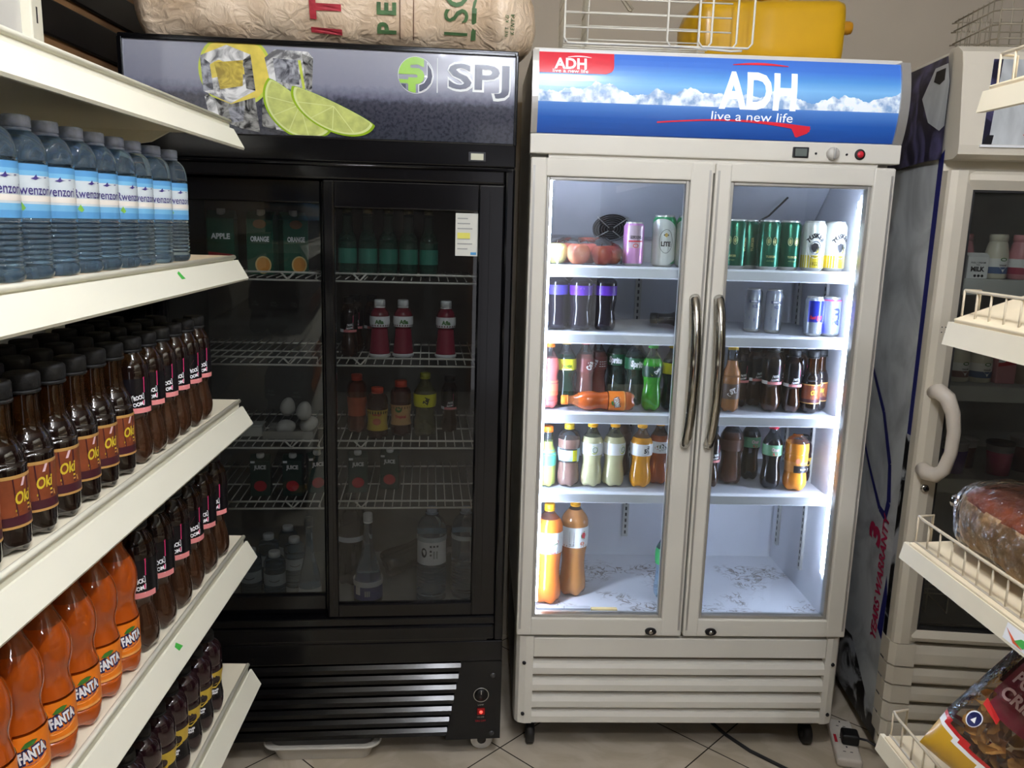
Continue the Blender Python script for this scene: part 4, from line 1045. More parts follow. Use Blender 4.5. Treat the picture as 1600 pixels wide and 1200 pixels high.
def tusk(g, R, H):
    r = R*1.004; g.band(r, .07*H, .32*H, yel, seg=24)
    g.sheet(ell(0, .46*H, .021, .028, n=32), cyl(r+.0002), white); g.sheet(ell(0, .47*H, .0155, .019, n=28), cyl(r+.0008), silver)
    for k, ch in enumerate('TUSKER'):
        a = -.95+k*.38; g.text(ch, .0115, cyl(r+.0008), inkblack, .05, ctr=(.0245*sin(a), .47*H+.034*cos(a)), rot=-a*.7, step=.005)
    f = cyl(r+.0012)
    g.sheet([(-.011, .44*H), (-.012, .52*H), (-.004, .57*H), (.006, .55*H), (.011, .48*H), (.008, .40*H), (.004, .46*H), (.001, .40*H), (-.004, .38*H)], f, inkblack)
    g.sheet([(.006, .52*H), (.011, .46*H), (.008, .38*H), (.0, .36*H), (.004, .39*H), (.007, .44*H)], f, yel)
    g.text('1822', .0095, cyl(r+.0008, .155*H), inkblack, .0, width=.019, step=.005); g.text('BEER', .005, cyl(r+.0008, .29*H), inkblack, .0, width=.02, step=.005)
def greent(g, R, H):
    r = R*1.004; gp = mat('can_gold_print', (190, 180, 120), .3, .4)
    g.text('TUSKER', .0055, cyl(r+.0004, .27*H), gp, .04, width=.028, step=.005); g.text('malt lager', .004, cyl(r+.0004, .19*H), gp, .0, width=.022, step=.005)
    for sgn in (-1, 1): g.tube([cyl(r+.0003)(sgn*.009+.006*cos(t*pi/10), .58*H+.011*sin(t*pi/10)) for t in range(20)], .0009, gp, 4, True); g.sheet(ell(sgn*.009, .58*H, .0035, .007, n=12), cyl(r+.0004), gp)
    g.text('TUSKER', .007, cyl(r+.0004, .5*H, 1.3), gp, .03, width=.04, rot=pi/2, step=.006)
def ice(g, R, H):
    r = R*1.004; nv = mat('can_navy_print', (40, 52, 92), .35)
    g.band(r, .68*H, .74*H, nv, -.75, .75, 10); g.text('SMIRNOFF', .0045, cyl(r+.0004, .71*H), white, .03, width=.024, step=.005); g.text('ICE', .008, cyl(r+.0004, .60*H), nv, .05, step=.005)
    g.sheet([(-.016, .30*H), (0, .24*H), (.016, .36*H), (.016, .43*H), (0, .32*H), (-.016, .37*H)], cyl(r+.0003), nv)
def rbull(g, R, H):
    r = R*1.004; bl = mat('can_blue', (34, 46, 150), .28, .4); g.band(r, .36*H, .90*H, bl, -.9, .9, 14).band(r, .07*H, .34*H, bl, .9, 2.2, 10)
    g.text('Red Bull', .009, cyl(r+.0004, .48*H), inkred, .04, width=.034, step=.005); g.sheet(ell(.008, .42*H, .006, .004, n=12), cyl(r+.0005), inkred)
def bblue(g, R, H):
    r = R*1.004; nv = mat('can_navy_print', (40, 52, 92), .35); g.text('BLU', .017, cyl(r+.0004, .5*H), nv, .06, width=.05, rot=pi/2, step=.006); g.band(r, .9*H, .93*H, rpink, seg=24)
KIND['gordon'] = lambda: can('slim_can', .0285, .122, pinkcan, gordon)
KIND['lite'] = lambda: can('beer_can', .0325, .143, liteg, lite)
KIND['greencan'] = lambda: can('beer_can', .031, .138, greencan, greent)
KIND['tusker'] = lambda: can('beer_can', .032, .139, pale, tusk)
KIND['icecan'] = lambda: can('slim_can', .0245, .126, silver, ice)
KIND['energy'] = lambda: can('energy_drink_can', .0265, .112, silver, rbull)
KIND['bluecan'] = lambda: can('energy_drink_can', .0265, .112, mat('can_lilac', (150, 156, 196), .28, .4), bblue)
SA, SB, SCz, SD, SF = 1.447, 1.263, 1.035, .80, .4305
GC = 'drinks cans in the white cooler'
put('gordon', (.430, 2.36, SA), .05, 'slim pink gin can beside the apples on the top cooler shelf', None)
put('lite', (.518, 2.375, SA), .0, 'white and green beer can beside the slim pink can', 'white and green beer cans')
put('lite', (.584, 2.372, SA), .1, 'white and green beer can half behind the left door frame', 'white and green beer cans')
for i, (x, y, rz, l) in enumerate([(.722, 2.37, -.6, 'nearest the door centre'), (.775, 2.425, -1.2, 'second from the door centre, set back'), (.813, 2.362, .0, 'third from the door centre'), (.876, 2.372, .05, 'beside the white and yellow cans')]):
    put('greencan', (x, y, SA), rz, 'dark green beer can on top cooler shelf, '+l, 'dark green beer cans')
put('tusker', (.940, 2.358, SA), -.15, 'white and yellow beer can beside the dark green cans', 'white and yellow beer cans')
put('tusker', (1.006, 2.372, SA), .25, 'white and yellow beer can against the right light strip', 'white and yellow beer cans')
put('icecan', (.808, 2.43, SB), -.1, 'slim silver can, rear one of the pair behind right door', 'slim silver cans')
put('icecan', (.862, 2.41, SB), .05, 'slim silver can, front one of the pair behind right door', 'slim silver cans')
put('energy', (.962, 2.36, SB), -.1, 'short blue and silver energy drink can on second cooler shelf')
put('bluecan', (1.020-.006, 2.365, SB), .2, 'short lilac can with pink rim by the right light strip')

sodap = [(0, .025), (.5, .005), (.8, .01), (.95, .04), (1, .09), (.985, .18), (.90, .28), (.84, .36), (.86, .43), (.95, .49), (1, .53), (1, .66), (.95, .71), (.78, .765), (.56, .82), (.42, .87), (.39, .90), (.39, .93)]
def juice(name, rgb, tr=.3): return mat(name, rgb, .08, var=.06, nscale=20, trans=tr, coat=.4)
yelcap = mat('cap_yellow', (232, 190, 48), .4, var=.05); redcap = mat('cap_red', (206, 44, 70), .4); grncap = mat('cap_green', (60, 160, 70), .4); capcoral = mat('cap_coral', (214, 84, 60), .4); whitecap = mat('cap_white', (226, 226, 222), .4)
def plain_label(z0, z1, base, draw=None):
    def f(ra, R, H):
        g = G(); g.band(lambda z: ra(z)*1.012+.0002, z0*H, z1*H, base, seg=24, rows=4)
        if draw: draw(g, R*1.02, H)
        return g
    return f
def soda(key, name, body, capm, label, R=.031, H=.2, prof=sodap, mz=((.76, clearp),), capR=.0145):
    KIND[key] = lambda: bottle(name, 'bottle', prof, R, H, body, capm, capR, .93, label, mz=mz, seg=24)
wl = mat('label_white', (228, 228, 226), .4, var=.03); lemonp = mat('lemon_print', (206, 210, 60), .4, var=.1); novy = mat('label_lemon', (226, 220, 40), .4, var=.04)
def d_lemon(g, r, H):
    g.sheet(ell(.006, .585*H, .011, .013, n=18), cyl(r), lemonp); g.tube([cyl(r+.0004)(.008+.007*cos(t*pi/8), .585*H+.008*sin(t*pi/8)) for t in range(16)], .0008, fleaf, 4, True)
    for k in range(4): g.sheet([(-.02, .60*H-k*.004), (-.008, .60*H-k*.004), (-.008, .598*H-k*.004), (-.02, .598*H-k*.004)], cyl(r), mat('grey_print', (150, 152, 148), .5))
def d_fruit(g, r, H):
    for (u, v, m_) in ((-.008, .60, fleaf), (.002, .62, inkblack), (.010, .585, inkblack), (-.004, .57, inkblack), (.004, .575, fleaf), (-.014, .585, inkred)): g.sheet(ell(u, v*H, .006, .006, n=12), cyl(r), m_)
def d_bars(g, r, H):
    for k in range(5): g.sheet([(-.016, .625*H-k*.005), (.000, .625*H-k*.005), (.000, .621*H-k*.005), (-.016, .621*H-k*.005)], cyl(r), mat('grey_print', (150, 152, 148), .5))
    g.text('FRUIT', .007, cyl(r+.0004, .59*H), inkblack, .04, width=.026, rot=-pi/2, ctr=(.015, 0), step=.005); g.text('5', .012, cyl(r+.0004, .58*H), inkblack, .05, ctr=(.006, 0))
def d_nov(g, r, H):
    g.text('NOVIDA', .0075, cyl(r+.0004, .60*H), fleaf, .06, width=.026, step=.005, ctr=(.004, 0)); g.sheet(ell(-.014, .60*H, .004, .006, n=10), cyl(r), inkred); g.band(r, .545*H, .56*H, wl, -.4, .6, 8)
def d_coke(g, r, H):
    g.text('Cola', .016, cyl(r+.0004, .60*H), white, .06, width=.026, rot=1.2, step=.005)
    for k in range(3): g.band(r, (.62-k*.035)*H, (.63-k*.035)*H, white, .5, 1.4, 6)
def d_sprite(g, r, H):
    g.text('Sprite', .017, cyl(r+.0004, .60*H), white, .06, width=.042, step=.005, rot=-.08)
def d_dew(g, r, H):
    g.sheet([(-.014, .56*H), (-.004, .66*H), (.002, .60*H), (-.008, .52*H)], cyl(r), novy); g.text('Dew', .01, cyl(r+.0004, .60*H), white, .05, width=.02, step=.005, rot=.9, ctr=(.006, 0))
def d_ston(g, r, H):
    g.tube([cyl(r+.0003)(u, v) for u, v in ((-.016, .27*H), (.0, .33*H), (.016, .42*H), (.012, .30*H), (-.008, .24*H), (-.016, .27*H))], .0008, white, 4)
    g.text('ST', .014, cyl(r+.0004, .32*H), white, .05, width=.018, rot=.4, step=.005)
def d_orig(g, r, H):
    g.text('Oner', .010, cyl(r+.0004, .615*H), mat('label_pink', (226, 190, 196), .4), .06, width=.024, step=.005); g.sheet(ell(0, .55*H, .007, .005, n=14), cyl(r), inkred)
def d_purp(g, r, H): g.sheet([(.0, .80*H), (.004, .76*H), (.011, .76*H), (.006, .73*H), (.009, .68*H), (.0, .71*H), (-.008, .68*H), (-.006, .73*H), (-.011, .76*H), (-.004, .76*H)], cyl(r), white)
def d_bars2(g, r, H): g.sheet([(.002, .69*H), (.008, .69*H), (.008, .76*H), (.002, .76*H)], cyl(r), white)
PUR = mat('label_purple', (82, 34, 150), .35, var=.06)
purpp = [(0, .025), (.5, .005), (.8, .01), (.95, .04), (1, .09), (.96, .2), (.88, .3), (.87, .38), (.95, .48), (1, .56), (1, .84), (.9, .89), (.6, .94), (.45, .96), (.45, .97)]
for key, dr in (('purple', d_purp), ('purpleback', d_bars2), ('bluepurple', None)):
    base = PUR if key != 'bluepurple' else mat('label_deep_violet', (60, 50, 130), .35, var=.08)
    KIND[key] = lambda dr=dr, base=base: bottle('soda_bottle', 'bottle', purpp, .032, .158, mat('blackcurrant_soda', (16, 11, 22), .1, var=.2), capblack, .0145, .955, plain_label(.63, .80, base, dr), seg=24)
put('bluepurple', (.222, 2.38, SB), .2, 'dark soda bottle with deep violet label next to left light strip')
put('purple', (.290, 2.372, SB), .0, 'dark soda bottle with purple label and white splash mark')
put('purpleback', (.362, 2.385, SB), -.1, 'dark soda bottle with purple label showing its barcode side')
KIND['purpledup'] = lambda: bottle('soda_bottle', 'bottle', purpp, .032, .158, mat('blackcurrant_soda', (28, 20, 36), .07), capblack, .0145, .955, plain_label(.63, .80, PUR), seg=24)
put('purpledup', (.255, 2.46, SB), 0, 'dark purple-labelled soda bottle, left one behind the front three', 'purple sodas in second row')
put('purpledup', (.325, 2.462, SB), .3, 'dark purple-labelled soda bottle, right one behind the front three', 'purple sodas in second row')
# a dark bottle lying down behind the purple ones
KIND['lying'] = lambda: bottle('stout_bottle', 'bottle', okip, .0275, .19, cola, capblack, .016, .90, plain_label(.2, .45, mat('label_charcoal', (36, 36, 44), .4)), seg=24)
put('lying', (.535, 2.43, SB+.0275), 0, 'black bottle lying on its side on the second cooler shelf', None, rot=(0, pi/2, .12+pi)) if 0 else put('lying', (.70, 2.445, SB+.0275), 0, 'black bottle lying on its side on the second cooler shelf', None, rot=(0, -pi/2, -.1))
put('rock', (.672, 2.375, SB), .6, 'dark soda bottle half hidden by the right door handle', None, scale=.86)

soda('pink', 'soda_bottle', juice('pink_soda', (226, 112, 110)), ocap, plain_label(.2, .42, mat('label_coral', (240, 120, 90), .4)), .0285, .196, fantap)
soda('novida', 'soda_bottle', juice('dark_green_bottle', (12, 44, 30), .2), yelcap, plain_label(.54, .70, novy, d_nov), .0305, .2)
soda('coke', 'soda_bottle', juice('pink_brown_soda', (150, 92, 84), .35), redcap, plain_label(.50, .70, mat('label_redbrown', (128, 62, 60), .4, var=.1), d_coke), .029, .196)
soda('sprite', 'soda_bottle', juice('sprite_dark', (52, 66, 56), .35), grncap, plain_label(.52, .68, mat('label_forest', (28, 84, 50), .4, var=.1), d_sprite), .033, .21)
soda('dew', 'soda_bottle', juice('lime_soda', (70, 170, 50), .35), grncap, plain_label(.50, .66, mat('label_deep_green', (22, 60, 40), .4), d_dew), .0285, .2)
soda('stoney', 'soda_bottle', juice('tan_soda', (196, 136, 84), .5), yelcap, plain_label(.20, .42, mat('label_cocoa', (84, 66, 56), .4), d_ston), .0265, .2, okip, capR=.0145)
put('pink', (.207, 2.362, SCz), .2, 'pink soda bottle at the left end of the third cooler shelf')
put('novida', (.2585, 2.402, SCz), -.05, 'dark green bottle with yellow label, left of the lying orange bottle')
put('novida', (.566, 2.366, SCz), .1, 'dark green bottle with yellow label, beside the left door frame')
put('coke', (.318, 2.432, SCz), .4, 'pinkish brown soda bottle, rear one of the pair behind lying bottle', 'pinkish brown soda bottles')
put('coke', (.362, 2.477, SCz), -.5, 'pinkish brown soda bottle, right one of the pair behind lying bottle', 'pinkish brown soda bottles')
put('sprite', (.425, 2.50, SCz), -.3, 'grey-green soda bottle with forest green label, left of two', 'grey-green soda bottles')
put('sprite', (.470, 2.43, SCz), .0, 'grey-green soda bottle with white lettering on forest green label', 'grey-green soda bottles')
put('dew', (.504, 2.355, SCz), .1, 'bright lime green soda bottle with green cap')
put('fanta', (.452, 2.336, SCz+.0285), 0, 'orange soda bottle lying along the front of the third cooler shelf', None, rot=(0, pi/2, pi), scale=.0285/.0325)
put('stoney', (.737, 2.36, SCz), .0, 'tan soda bottle with yellow cap on the third cooler shelf')
for i, (x, y, sc, l) in enumerate([(.787, 2.432, .9, 'behind the tan soda bottle'), (.862, 2.375, .985, 'tallest one right of the tan soda'), (.9225, 2.37, .92, 'next to the small brown-label colas')]):
    put('rock', (x, y, SCz), -.05, 'dark soda with pink triangle in the cooler, '+l, 'pink-triangle sodas in the cooler', scale=sc)
for i, (x, y) in enumerate([(.835, 2.45), (.898, 2.445), (.965, 2.44), (.815, 2.51), (.885, 2.512), (.955, 2.51)]):
    put('rock', (x, y, SCz), .2, 'dark soda in the cooler, %s from left in the %s row' % (ORD[i % 3], 'second' if i < 3 else 'third'), 'pink-triangle sodas in the cooler', scale=.93)
put('oki', (.975, 2.362, SCz), -.05, 'brown-labelled cola in the cooler, left of two', 'brown-labelled colas in the cooler', scale=.92)
put('oki', (1.0135, 2.402, SCz), -.1, 'brown-labelled cola in the cooler, against the right light strip', 'brown-labelled colas in the cooler', scale=.92)
soda('limemint', 'juice_bottle', juice('lime_mint', (196, 206, 110), .3), ocap, plain_label(.36, .62, mat('label_mint', (90, 190, 160), .4, var=.2, nscale=40)), .0255, .18, okip, capR=.0145)
soda('browncloud', 'juice_bottle', juice('tamarind_drink', (140, 108, 98), .25), yelcap, plain_label(.40, .62, mat('label_ice_blue', (176, 206, 214), .4), lambda g, r, H: (g.band(r, .40*H, .62*H, novy, .3, .75, 8), g.band(r+.0003, .60*H, .62*H, inkblack, -1, .75, 12), g.band(r+.0003, .40*H, .425*H, inkblack, -1, .75, 12))), .033, .187, berryp)
soda('pale', 'juice_bottle', juice('lemonade', (224, 218, 170), .3), mat('cap_amber', (240, 170, 30), .4), plain_label(.50, .68, wl, d_lemon), .0325, .196)
soda('amber', 'juice_bottle', juice('mango_drink', (226, 152, 30), .3), MATS['cap_amber'], plain_label(.50, .68, wl, d_bars), .0325, .196)
soda('rust', 'juice_bottle', juice('rust_drink', (176, 88, 50), .3), MATS['cap_amber'], plain_label(.50, .68, wl, d_fruit), .031, .196)
soda('maroon', 'juice_bottle', juice('maroon_drink', (110, 44, 44), .3), redcap, plain_label(.50, .68, wl, d_fruit), .03, .196)
put('limemint', (.211, 2.362, SD), 0, 'small lime juice bottle with mint label by left light strip')
put('browncloud', (.274, 2.372, SD), -.05, 'cloudy brown drink with yellow cap and pale blue label')
put('pale', (.3425, 2.372, SD), -.1, 'pale lemonade bottle with amber cap, left of two', 'pale lemonade bottles')
put('pale', (.409, 2.376, SD), .5, 'pale lemonade bottle with amber cap, right of two', 'pale lemonade bottles')
put('amber', (.489, 2.372, SD), 0, 'amber yellow juice bottle with white label')
put('rust', (.5495, 2.405, SD), 0, 'rust orange juice bottle behind the amber yellow one')
put('maroon', (.611, 2.43, SD), .1, 'maroon juice bottle at the left door edge')
soda('brownbig', 'soda_bottle', juice('brown_soda', (96, 62, 46), .3), capblack, plain_label(.5, .66, mat('label_dull_brown', (92, 66, 56), .4, var=.2)), .035, .21)
put('brownbig', (.442, 2.475, SD), 0, 'large brown soda bottle behind the pale lemonades')
put('brownbig', (.773, 2.42, SD), .4, 'large brown soda bottle behind the right door, lower shelf')
put('rock', (.700, 2.38, SD), .3, 'dark soda bottle at the left edge behind the right door', None, scale=.93)
soda('origin', 'soda_bottle', juice('black_cherry_soda', (24, 20, 24), .25), redcap, plain_label(.52, .68, mat('label_sea_green', (116, 168, 130), .4, var=.15), d_orig), .029, .2)
put('origin', (.846, 2.465, SD), .2, 'dark soda with red cap and green label, rear one', 'red-capped dark sodas')
put('origin', (.882, 2.375, SD), 0, 'dark soda with red cap and green label, front one', 'red-capped dark sodas')
def d_mm(g, r, H):
    g.band(r, .32*H, .44*H, inkblack, -.5, .9, 12); g.text('Minute Maid', .004, cyl(r+.0005, .38*H, .3), white, .04, width=.018, step=.005); g.sheet(ell(-.006, .52*H, .008, .008, n=14), cyl(r), mat('apricot_print', (214, 130, 100), .4))
soda('orangejuice', 'juice_bottle', juice('orange_juice', (240, 150, 50), .2), None, plain_label(.32, .50, mat('label_peach', (238, 160, 80), .4), d_mm), .0345, .18, berryp, mz=[(.80, clearp)])
put('orangejuice', (.9525, 2.365, SD), 0, 'orange juice bottle without cap on the fourth cooler shelf')
put('berry', (1.004, 2.445, SD), .2, 'dark berry juice bottle behind the capless orange juice', None, scale=.84)
bigp = [(0, .02), (.5, .004), (.8, .008), (.95, .035), (1, .08), (.97, .16), (.88, .27), (.85, .36), (.9, .46), (.98, .53), (1, .56), (1, .75), (.93, .81), (.72, .86), (.46, .90), (.36, .925), (.35, .945)]
def d_nia(g, r, H): g.sheet(ell(0, .63*H, .03, .018, n=22, rot=.3), cyl(r), mat('apricot_print', (214, 130, 100), .4)); g.text('Afia', .022, cyl(r+.0006, .63*H), white, .06, width=.05, step=.006, rot=.15); g.tube([cyl(r+.0005)(u, .60*H+.012*sin(u*50)) for u in [k*.005-.02 for k in range(10)]], .0012, fleaf, 4); g.text('MIXED FRUIT', .005, cyl(r+.0006, .54*H), inkred, .03, width=.04, step=.006)
def d_bar(g, r, H):
    for k in range(11): g.sheet([(-.02, .70*H-k*.0045), (-.004, .70*H-k*.0045), (-.004, .693*H-k*.0045), (-.02, .693*H-k*.0045)], cyl(r), inkblack if k % 2 else mat('grey_print', (150, 152, 148), .5))
    g.sheet(ell(.026, .66*H, .010, .013, n=16), cyl(r), fleaf); g.sheet(ell(.026, .66*H, .007, .010, n=16), cyl(r+.0005), inkred); g.sheet(ell(.022, .575*H, .008, .006, n=12), cyl(r), MATS['apricot_print'])
KIND['bigorange'] = lambda: bottle('juice_bottle', 'bottle', bigp, .042, .31, juice('orange_squash', (240, 130, 50), .2), MATS['cap_amber'], .0155, .945, plain_label(.53, .74, wl, d_nia), seg=28, mz=[(.86, clearp)])
KIND['bigtan'] = lambda: bottle('juice_bottle', 'bottle', bigp, .042, .305, juice('tan_squash', (196, 132, 74), .25), MATS['cap_amber'], .0155, .945, plain_label(.53, .74, wl, d_bar), seg=28, mz=[(.90, clearp)])
put('bigorange', (.2245, 2.372, SF), .0, 'tall bright orange juice bottle standing on the cooler floor')
put('bigtan', (.3085, 2.43, SF), .0, 'tall dull tan juice bottle standing on the cooler floor')
KIND['clearsprite'] = lambda: bottle('soda_bottle', 'bottle', sodap, .029, .225, waterm, grncap, .0145, .93, plain_label(.5, .72, mat('label_bright_green', (40, 150, 80), .4), lambda g, r, H: g.text('Sprite', .014, cyl(r+.0004, .61*H, -.5), white, .05, width=.04, rot=pi/2, step=.006)), seg=24)
put('clearsprite', (.588, 2.405, SF), 0, 'clear soda bottle with green label beside the left door frame')

# apples in a clear bag
def apple(rgb, rgb2, nm):
    t = thing('apple', '', 'apple')
    m, nt, N, L, P = newmat(nm)
    tc = N.new('ShaderNodeTexCoord'); nz = N.new('ShaderNodeTexNoise'); nz.inputs['Scale'].default_value = 30; nz.inputs['Detail'].default_value = 4
    L.new(tc.outputs['Object'], nz.inputs['Vector']); rp = N.new('ShaderNodeValToRGB'); e = rp.color_ramp.elements; e[0].position = .35; e[1].position = .65; e[0].color = lin(*rgb); e[1].color = lin(*rgb2)
    L.new(nz.outputs['Fac'], rp.inputs['Fac']); L.new(rp.outputs['Color'], P.inputs['Base Color']); P.inputs['Roughness'].default_value = .25
    p = [(0, .006), (.008, .003), (.016, .003), (.026, .012), (.032, .026), (.0325, .038), (.028, .051), (.018, .058), (.009, .057), (.004, .053), (0, .05)]
    part(G().lathe(smooth(p), m, 24, wob=lambda r, z, a: (r*(1+.02*cos(5*a)), z)), 'body', t)
    part(G().tube([(0, 0, .05), (.001, .001, .06), (.005, .002, .068)], .0013, mat('apple_stem', (70, 48, 30), .7), 6), 'stem', t)
    return t
KIND['yapple'] = lambda: apple((206, 196, 110), (220, 210, 140), 'apple_yellow')
KIND['papple'] = lambda: apple((236, 150, 110), (222, 110, 90), 'apple_peach')
KIND['rapple'] = lambda: apple((172, 62, 58), (206, 112, 84), 'apple_red')
put('yapple', (.214, 2.362, SA), 0, 'yellow-green apple in the clear bag at the far left', None)
put('papple', (.276, 2.355, SA), .5, 'peach-coloured apple at the front of the bag', None)
put('rapple', (.342, 2.362, SA), 1, 'red apple right of the peach-coloured apple', None, scale=.92)
put('rapple', (.244, 2.425, SA), 2, 'red apple behind the peach-coloured apple', None)
put('rapple', (.312, 2.43, SA), 3, 'dark red apple at the back, middle of the bag', None)
put('rapple', (.381, 2.42, SA), 4, 'red apple half hidden behind the slim pink can', None, scale=.92)
g = G(); n = 40; V = []; F = []
for j in range(9):
    for k in range(n):
        a = 2*pi*k/n; t = j/8
        sx = .118*(1-.5*t**3); sy = .078*(1-.5*t**3)
        x = sx*math.copysign(abs(cos(a))**.6, cos(a)); y = sy*math.copysign(abs(sin(a))**.6, sin(a))
        z = .075*t; nz_ = noise.noise(Vector((x*40, y*40, z*50)))*.006
        V.append((.297+x*(1+nz_*6), 2.393+y*(1+nz_*3), SA+.001+max(0, z+nz_*t)))
for j in range(8):
    for k in range(n): q = (k+1) % n; F.append((j*n+k, j*n+q, (j+1)*n+q, (j+1)*n+k))
pb = G().add(V, F, clear('bag_film', (244, 246, 246), 1.3, .08, haze=.012, bump=.3), True).build('plastic_bag')
tag(pb, 'crumpled clear plastic bag around the apples', 'bag')
# things lying on the cooler floor edge
g = G().box(.19, .27, 2.295, 2.312, SF, SF+.012, mat('strip_grey', (170, 172, 176), .4), .001).box(.272, .35, 2.295, 2.312, SF, SF+.012, MATS['strip_grey'], .001)
t = thing('price_strip', 'grey loose shelf strip with yellowed end along cooler floor edge', 'strip')
part(g, 'channel', t); part(G().box(.352, .43, 2.297, 2.311, SF, SF+.009, mat('strip_yellowed', (216, 190, 130), .5), .001), 'yellowed_end', t, 'yellowed end piece')

# ------------------------------------------------------------------ goods in the black cooler
def carton(name, R, D_, H, base, draw):
    t = thing(name, '', 'carton')
    part(G().box(-R, R, -D_, D_, 0, H*.86, base, .002).prism([(-D_, H*.86), (D_, H*.86), (.004, H*.97), (-.004, H*.97)], lambda u, v, d: (d, u, v), -R, R, base), 'body', t)
    part(G().lathe([(0, H*1.0), (.011, H*1.0), (.012, H*.92), (.011, H*.90)], whitecap, 18, ctr=(0, -D_*.3, 0)), 'cap', t)
    g = G(); draw(g, R, D_, H); part(g, 'label', t)
    return t
jgreen = mat('carton_green', (20, 84, 60), .4, var=.12); jdark = mat('carton_dark_green', (14, 52, 44), .4, var=.12)
def dr_apple(g, R, D_, H):
    f = lambda u, v: (u, -D_-.0006, v); g.text('APPLE', .014, f, white, .04, width=.05, ctr=(0, .58*H)); g.sheet([(-R+.003, .04*H), (R-.003, .04*H), (R-.003, .30*H), (-R+.003, .34*H)], f, inkred)
def dr_orange(g, R, D_, H):
    f = lambda u, v: (u, -D_-.0006, v); f2_ = lambda u, v: (u, -D_-.001, v); g.text('ORANGE', .013, f, white, .04, width=.05, ctr=(0, .55*H)); g.sheet(ell(.008, .15*H, .022, .024, n=26), f, mat('orange_rind_print', (226, 196, 130), .4)); g.sheet(ell(.008, .15*H, .018, .02, n=26), f2_, mat('orange_flesh_print', (222, 150, 60), .4)); g.sheet(ell(.0, .78*H, .018, .012, n=20), f, mat('brown_print', (130, 90, 50), .4))
KIND['cartonapple'] = lambda: carton('juice_carton', .036, .03, .175, jgreen, dr_apple)
KIND['cartonorange'] = lambda: carton('juice_carton', .036, .03, .175, jgreen, dr_orange)
def K(kind, x, y, z, rz, label, group=None, **k): return put(kind, BL(x, y, z), KA+rz, label, group, **k)
zA, zB, zC, zD, zF = SHB[0]-.0035, SHB[1]-.0035, SHB[2]-.0035, SHB[3]-.0035, .4325
K('cartonapple', .185, .19, zA, .05, 'green apple juice carton on the top rack of the black cooler')
K('cartonorange', .292, .19, zA, -.05, 'green orange juice carton with orange slice picture')
K('cartonorange', .368, .22, zA, .5, 'green juice carton turned sideways beside the orange slice picture')
KIND['greenbottle'] = lambda: bottle('beer_bottle', 'bottle', okip, .026, .185, juice('green_glass', (28, 84, 66), .5), mat('crown_cap', (150, 140, 90), .3, .6), .0135, .94, plain_label(.2, .42, mat('label_teal', (50, 120, 100), .4)), seg=20)
for k in range(5): K('greenbottle', .525+k*.056, .17, zA, .1*k, 'green glass bottle, %s from left, top rack of black cooler' % ORD[k], 'green bottles in the black cooler')
redj = juice('red_juice', (120, 26, 44), .2)
KIND['redjuice'] = lambda: bottle('juice_bottle', 'bottle', [(0, .02), (.6, .0), (.9, .01), (1, .05), (1, .10), (.88, .3), (.80, .48), (.78, .52), (.95, .56), (.95, .72), (.8, .80), (.55, .86), (.5, .88), (.5, .9)], .029, .165, redj, whitecap, .0155, .885, lambda ra, R, H: (lambda g: (g.band(lambda z: ra(z)*1.015+.0002, .54*H, .72*H, wl, seg=22, rows=3), g.text('Afia', .011, cyl(R*1.0, .63*H), fleaf, .05, width=.026, step=.006), g.band(lambda z: ra(z)*1.02+.0003, .08*H, .5*H, mat('label_crimson', (140, 34, 56), .4, var=.15), -1.2, 1.2, 14, 5), g.lathe([(R*.99, .012*H), (R*1.07, .03*H), (R*1.07, .06*H), (R*1.0, .075*H)], wl, 22))[0])(G()), seg=22, wob=None)
K('redjuice', .612, .19, zB, 0, 'red juice bottle with pale label, left of three in black cooler', 'red juice bottles')
K('redjuice', .678, .20, zB, .1, 'red juice bottle with pale label, middle of three in black cooler', 'red juice bottles')
K('redjuice', .800, .19, zB, 0, 'red juice bottle with pale label, standing alone on the right', 'red juice bottles')
for k, (x, y) in enumerate([(.525, .2), (.535, .28), (.585, .29)]): K('rock', x, y, zB, .1, 'dark soda bottle at left behind sliding glass, %s' % ['front', 'rear', 'rear right'][k], 'dark sodas in the black cooler', scale=.85)
KIND['mangojuice'] = lambda: bottle('juice_bottle', 'bottle', berryp, .030, .15, juice('dark_mango', (70, 36, 26), .2), capcoral, .017, .90, plain_label(.18, .58, byel, lambda g, r, H: (g.sheet(ell(.0, .36*H, .012, .010, n=18), cyl(r), mat('mango_print', (190, 90, 50), .4)), g.text('mango', .006, cyl(r+.0005, .5*H), inkred, .04, width=.025, step=.006))), seg=22)
KIND['guavajuice'] = lambda: bottle('juice_bottle', 'bottle', berryp, .0305, .165, juice('dark_guava', (84, 40, 34), .2), capcoral, .0175, .91, plain_label(.22, .58, mat('label_apricot', (206, 160, 104), .4), lambda g, r, H: (g.sheet(ell(-.006, .5*H, .010, .008, n=16), cyl(r), fleaf), g.text('Tropical', .008, cyl(r+.0005, .38*H), inkred, .05, width=.032, step=.006))), seg=22)
KIND['coraljuice'] = lambda: bottle('juice_bottle', 'bottle', berryp, .0285, .175, juice('dark_orange_drink', (110, 50, 34), .3), capcoral, .016, .92, plain_label(.3, .62, mat('label_terracotta', (190, 90, 56), .4, var=.2)), seg=22)
KIND['yellowtop'] = lambda: bottle('juice_bottle', 'bottle', sodap, .033, .188, juice('pale_olive_drink', (130, 124, 88), .5), mat('cap_olive', (160, 160, 50), .4), .015, .93, plain_label(.48, .68, novy, lambda g, r, H: g.text('Zed', .014, cyl(r+.0005, .58*H), inkblack, .06, width=.02, rot=1.2, step=.005)), seg=22)
K('coraljuice', .542, .24, zC, 0, 'orange-labelled juice bottle with coral cap at left of third rack')
K('mangojuice', .606, .17, zC, 0, 'small juice bottle with yellow mango label and coral cap')
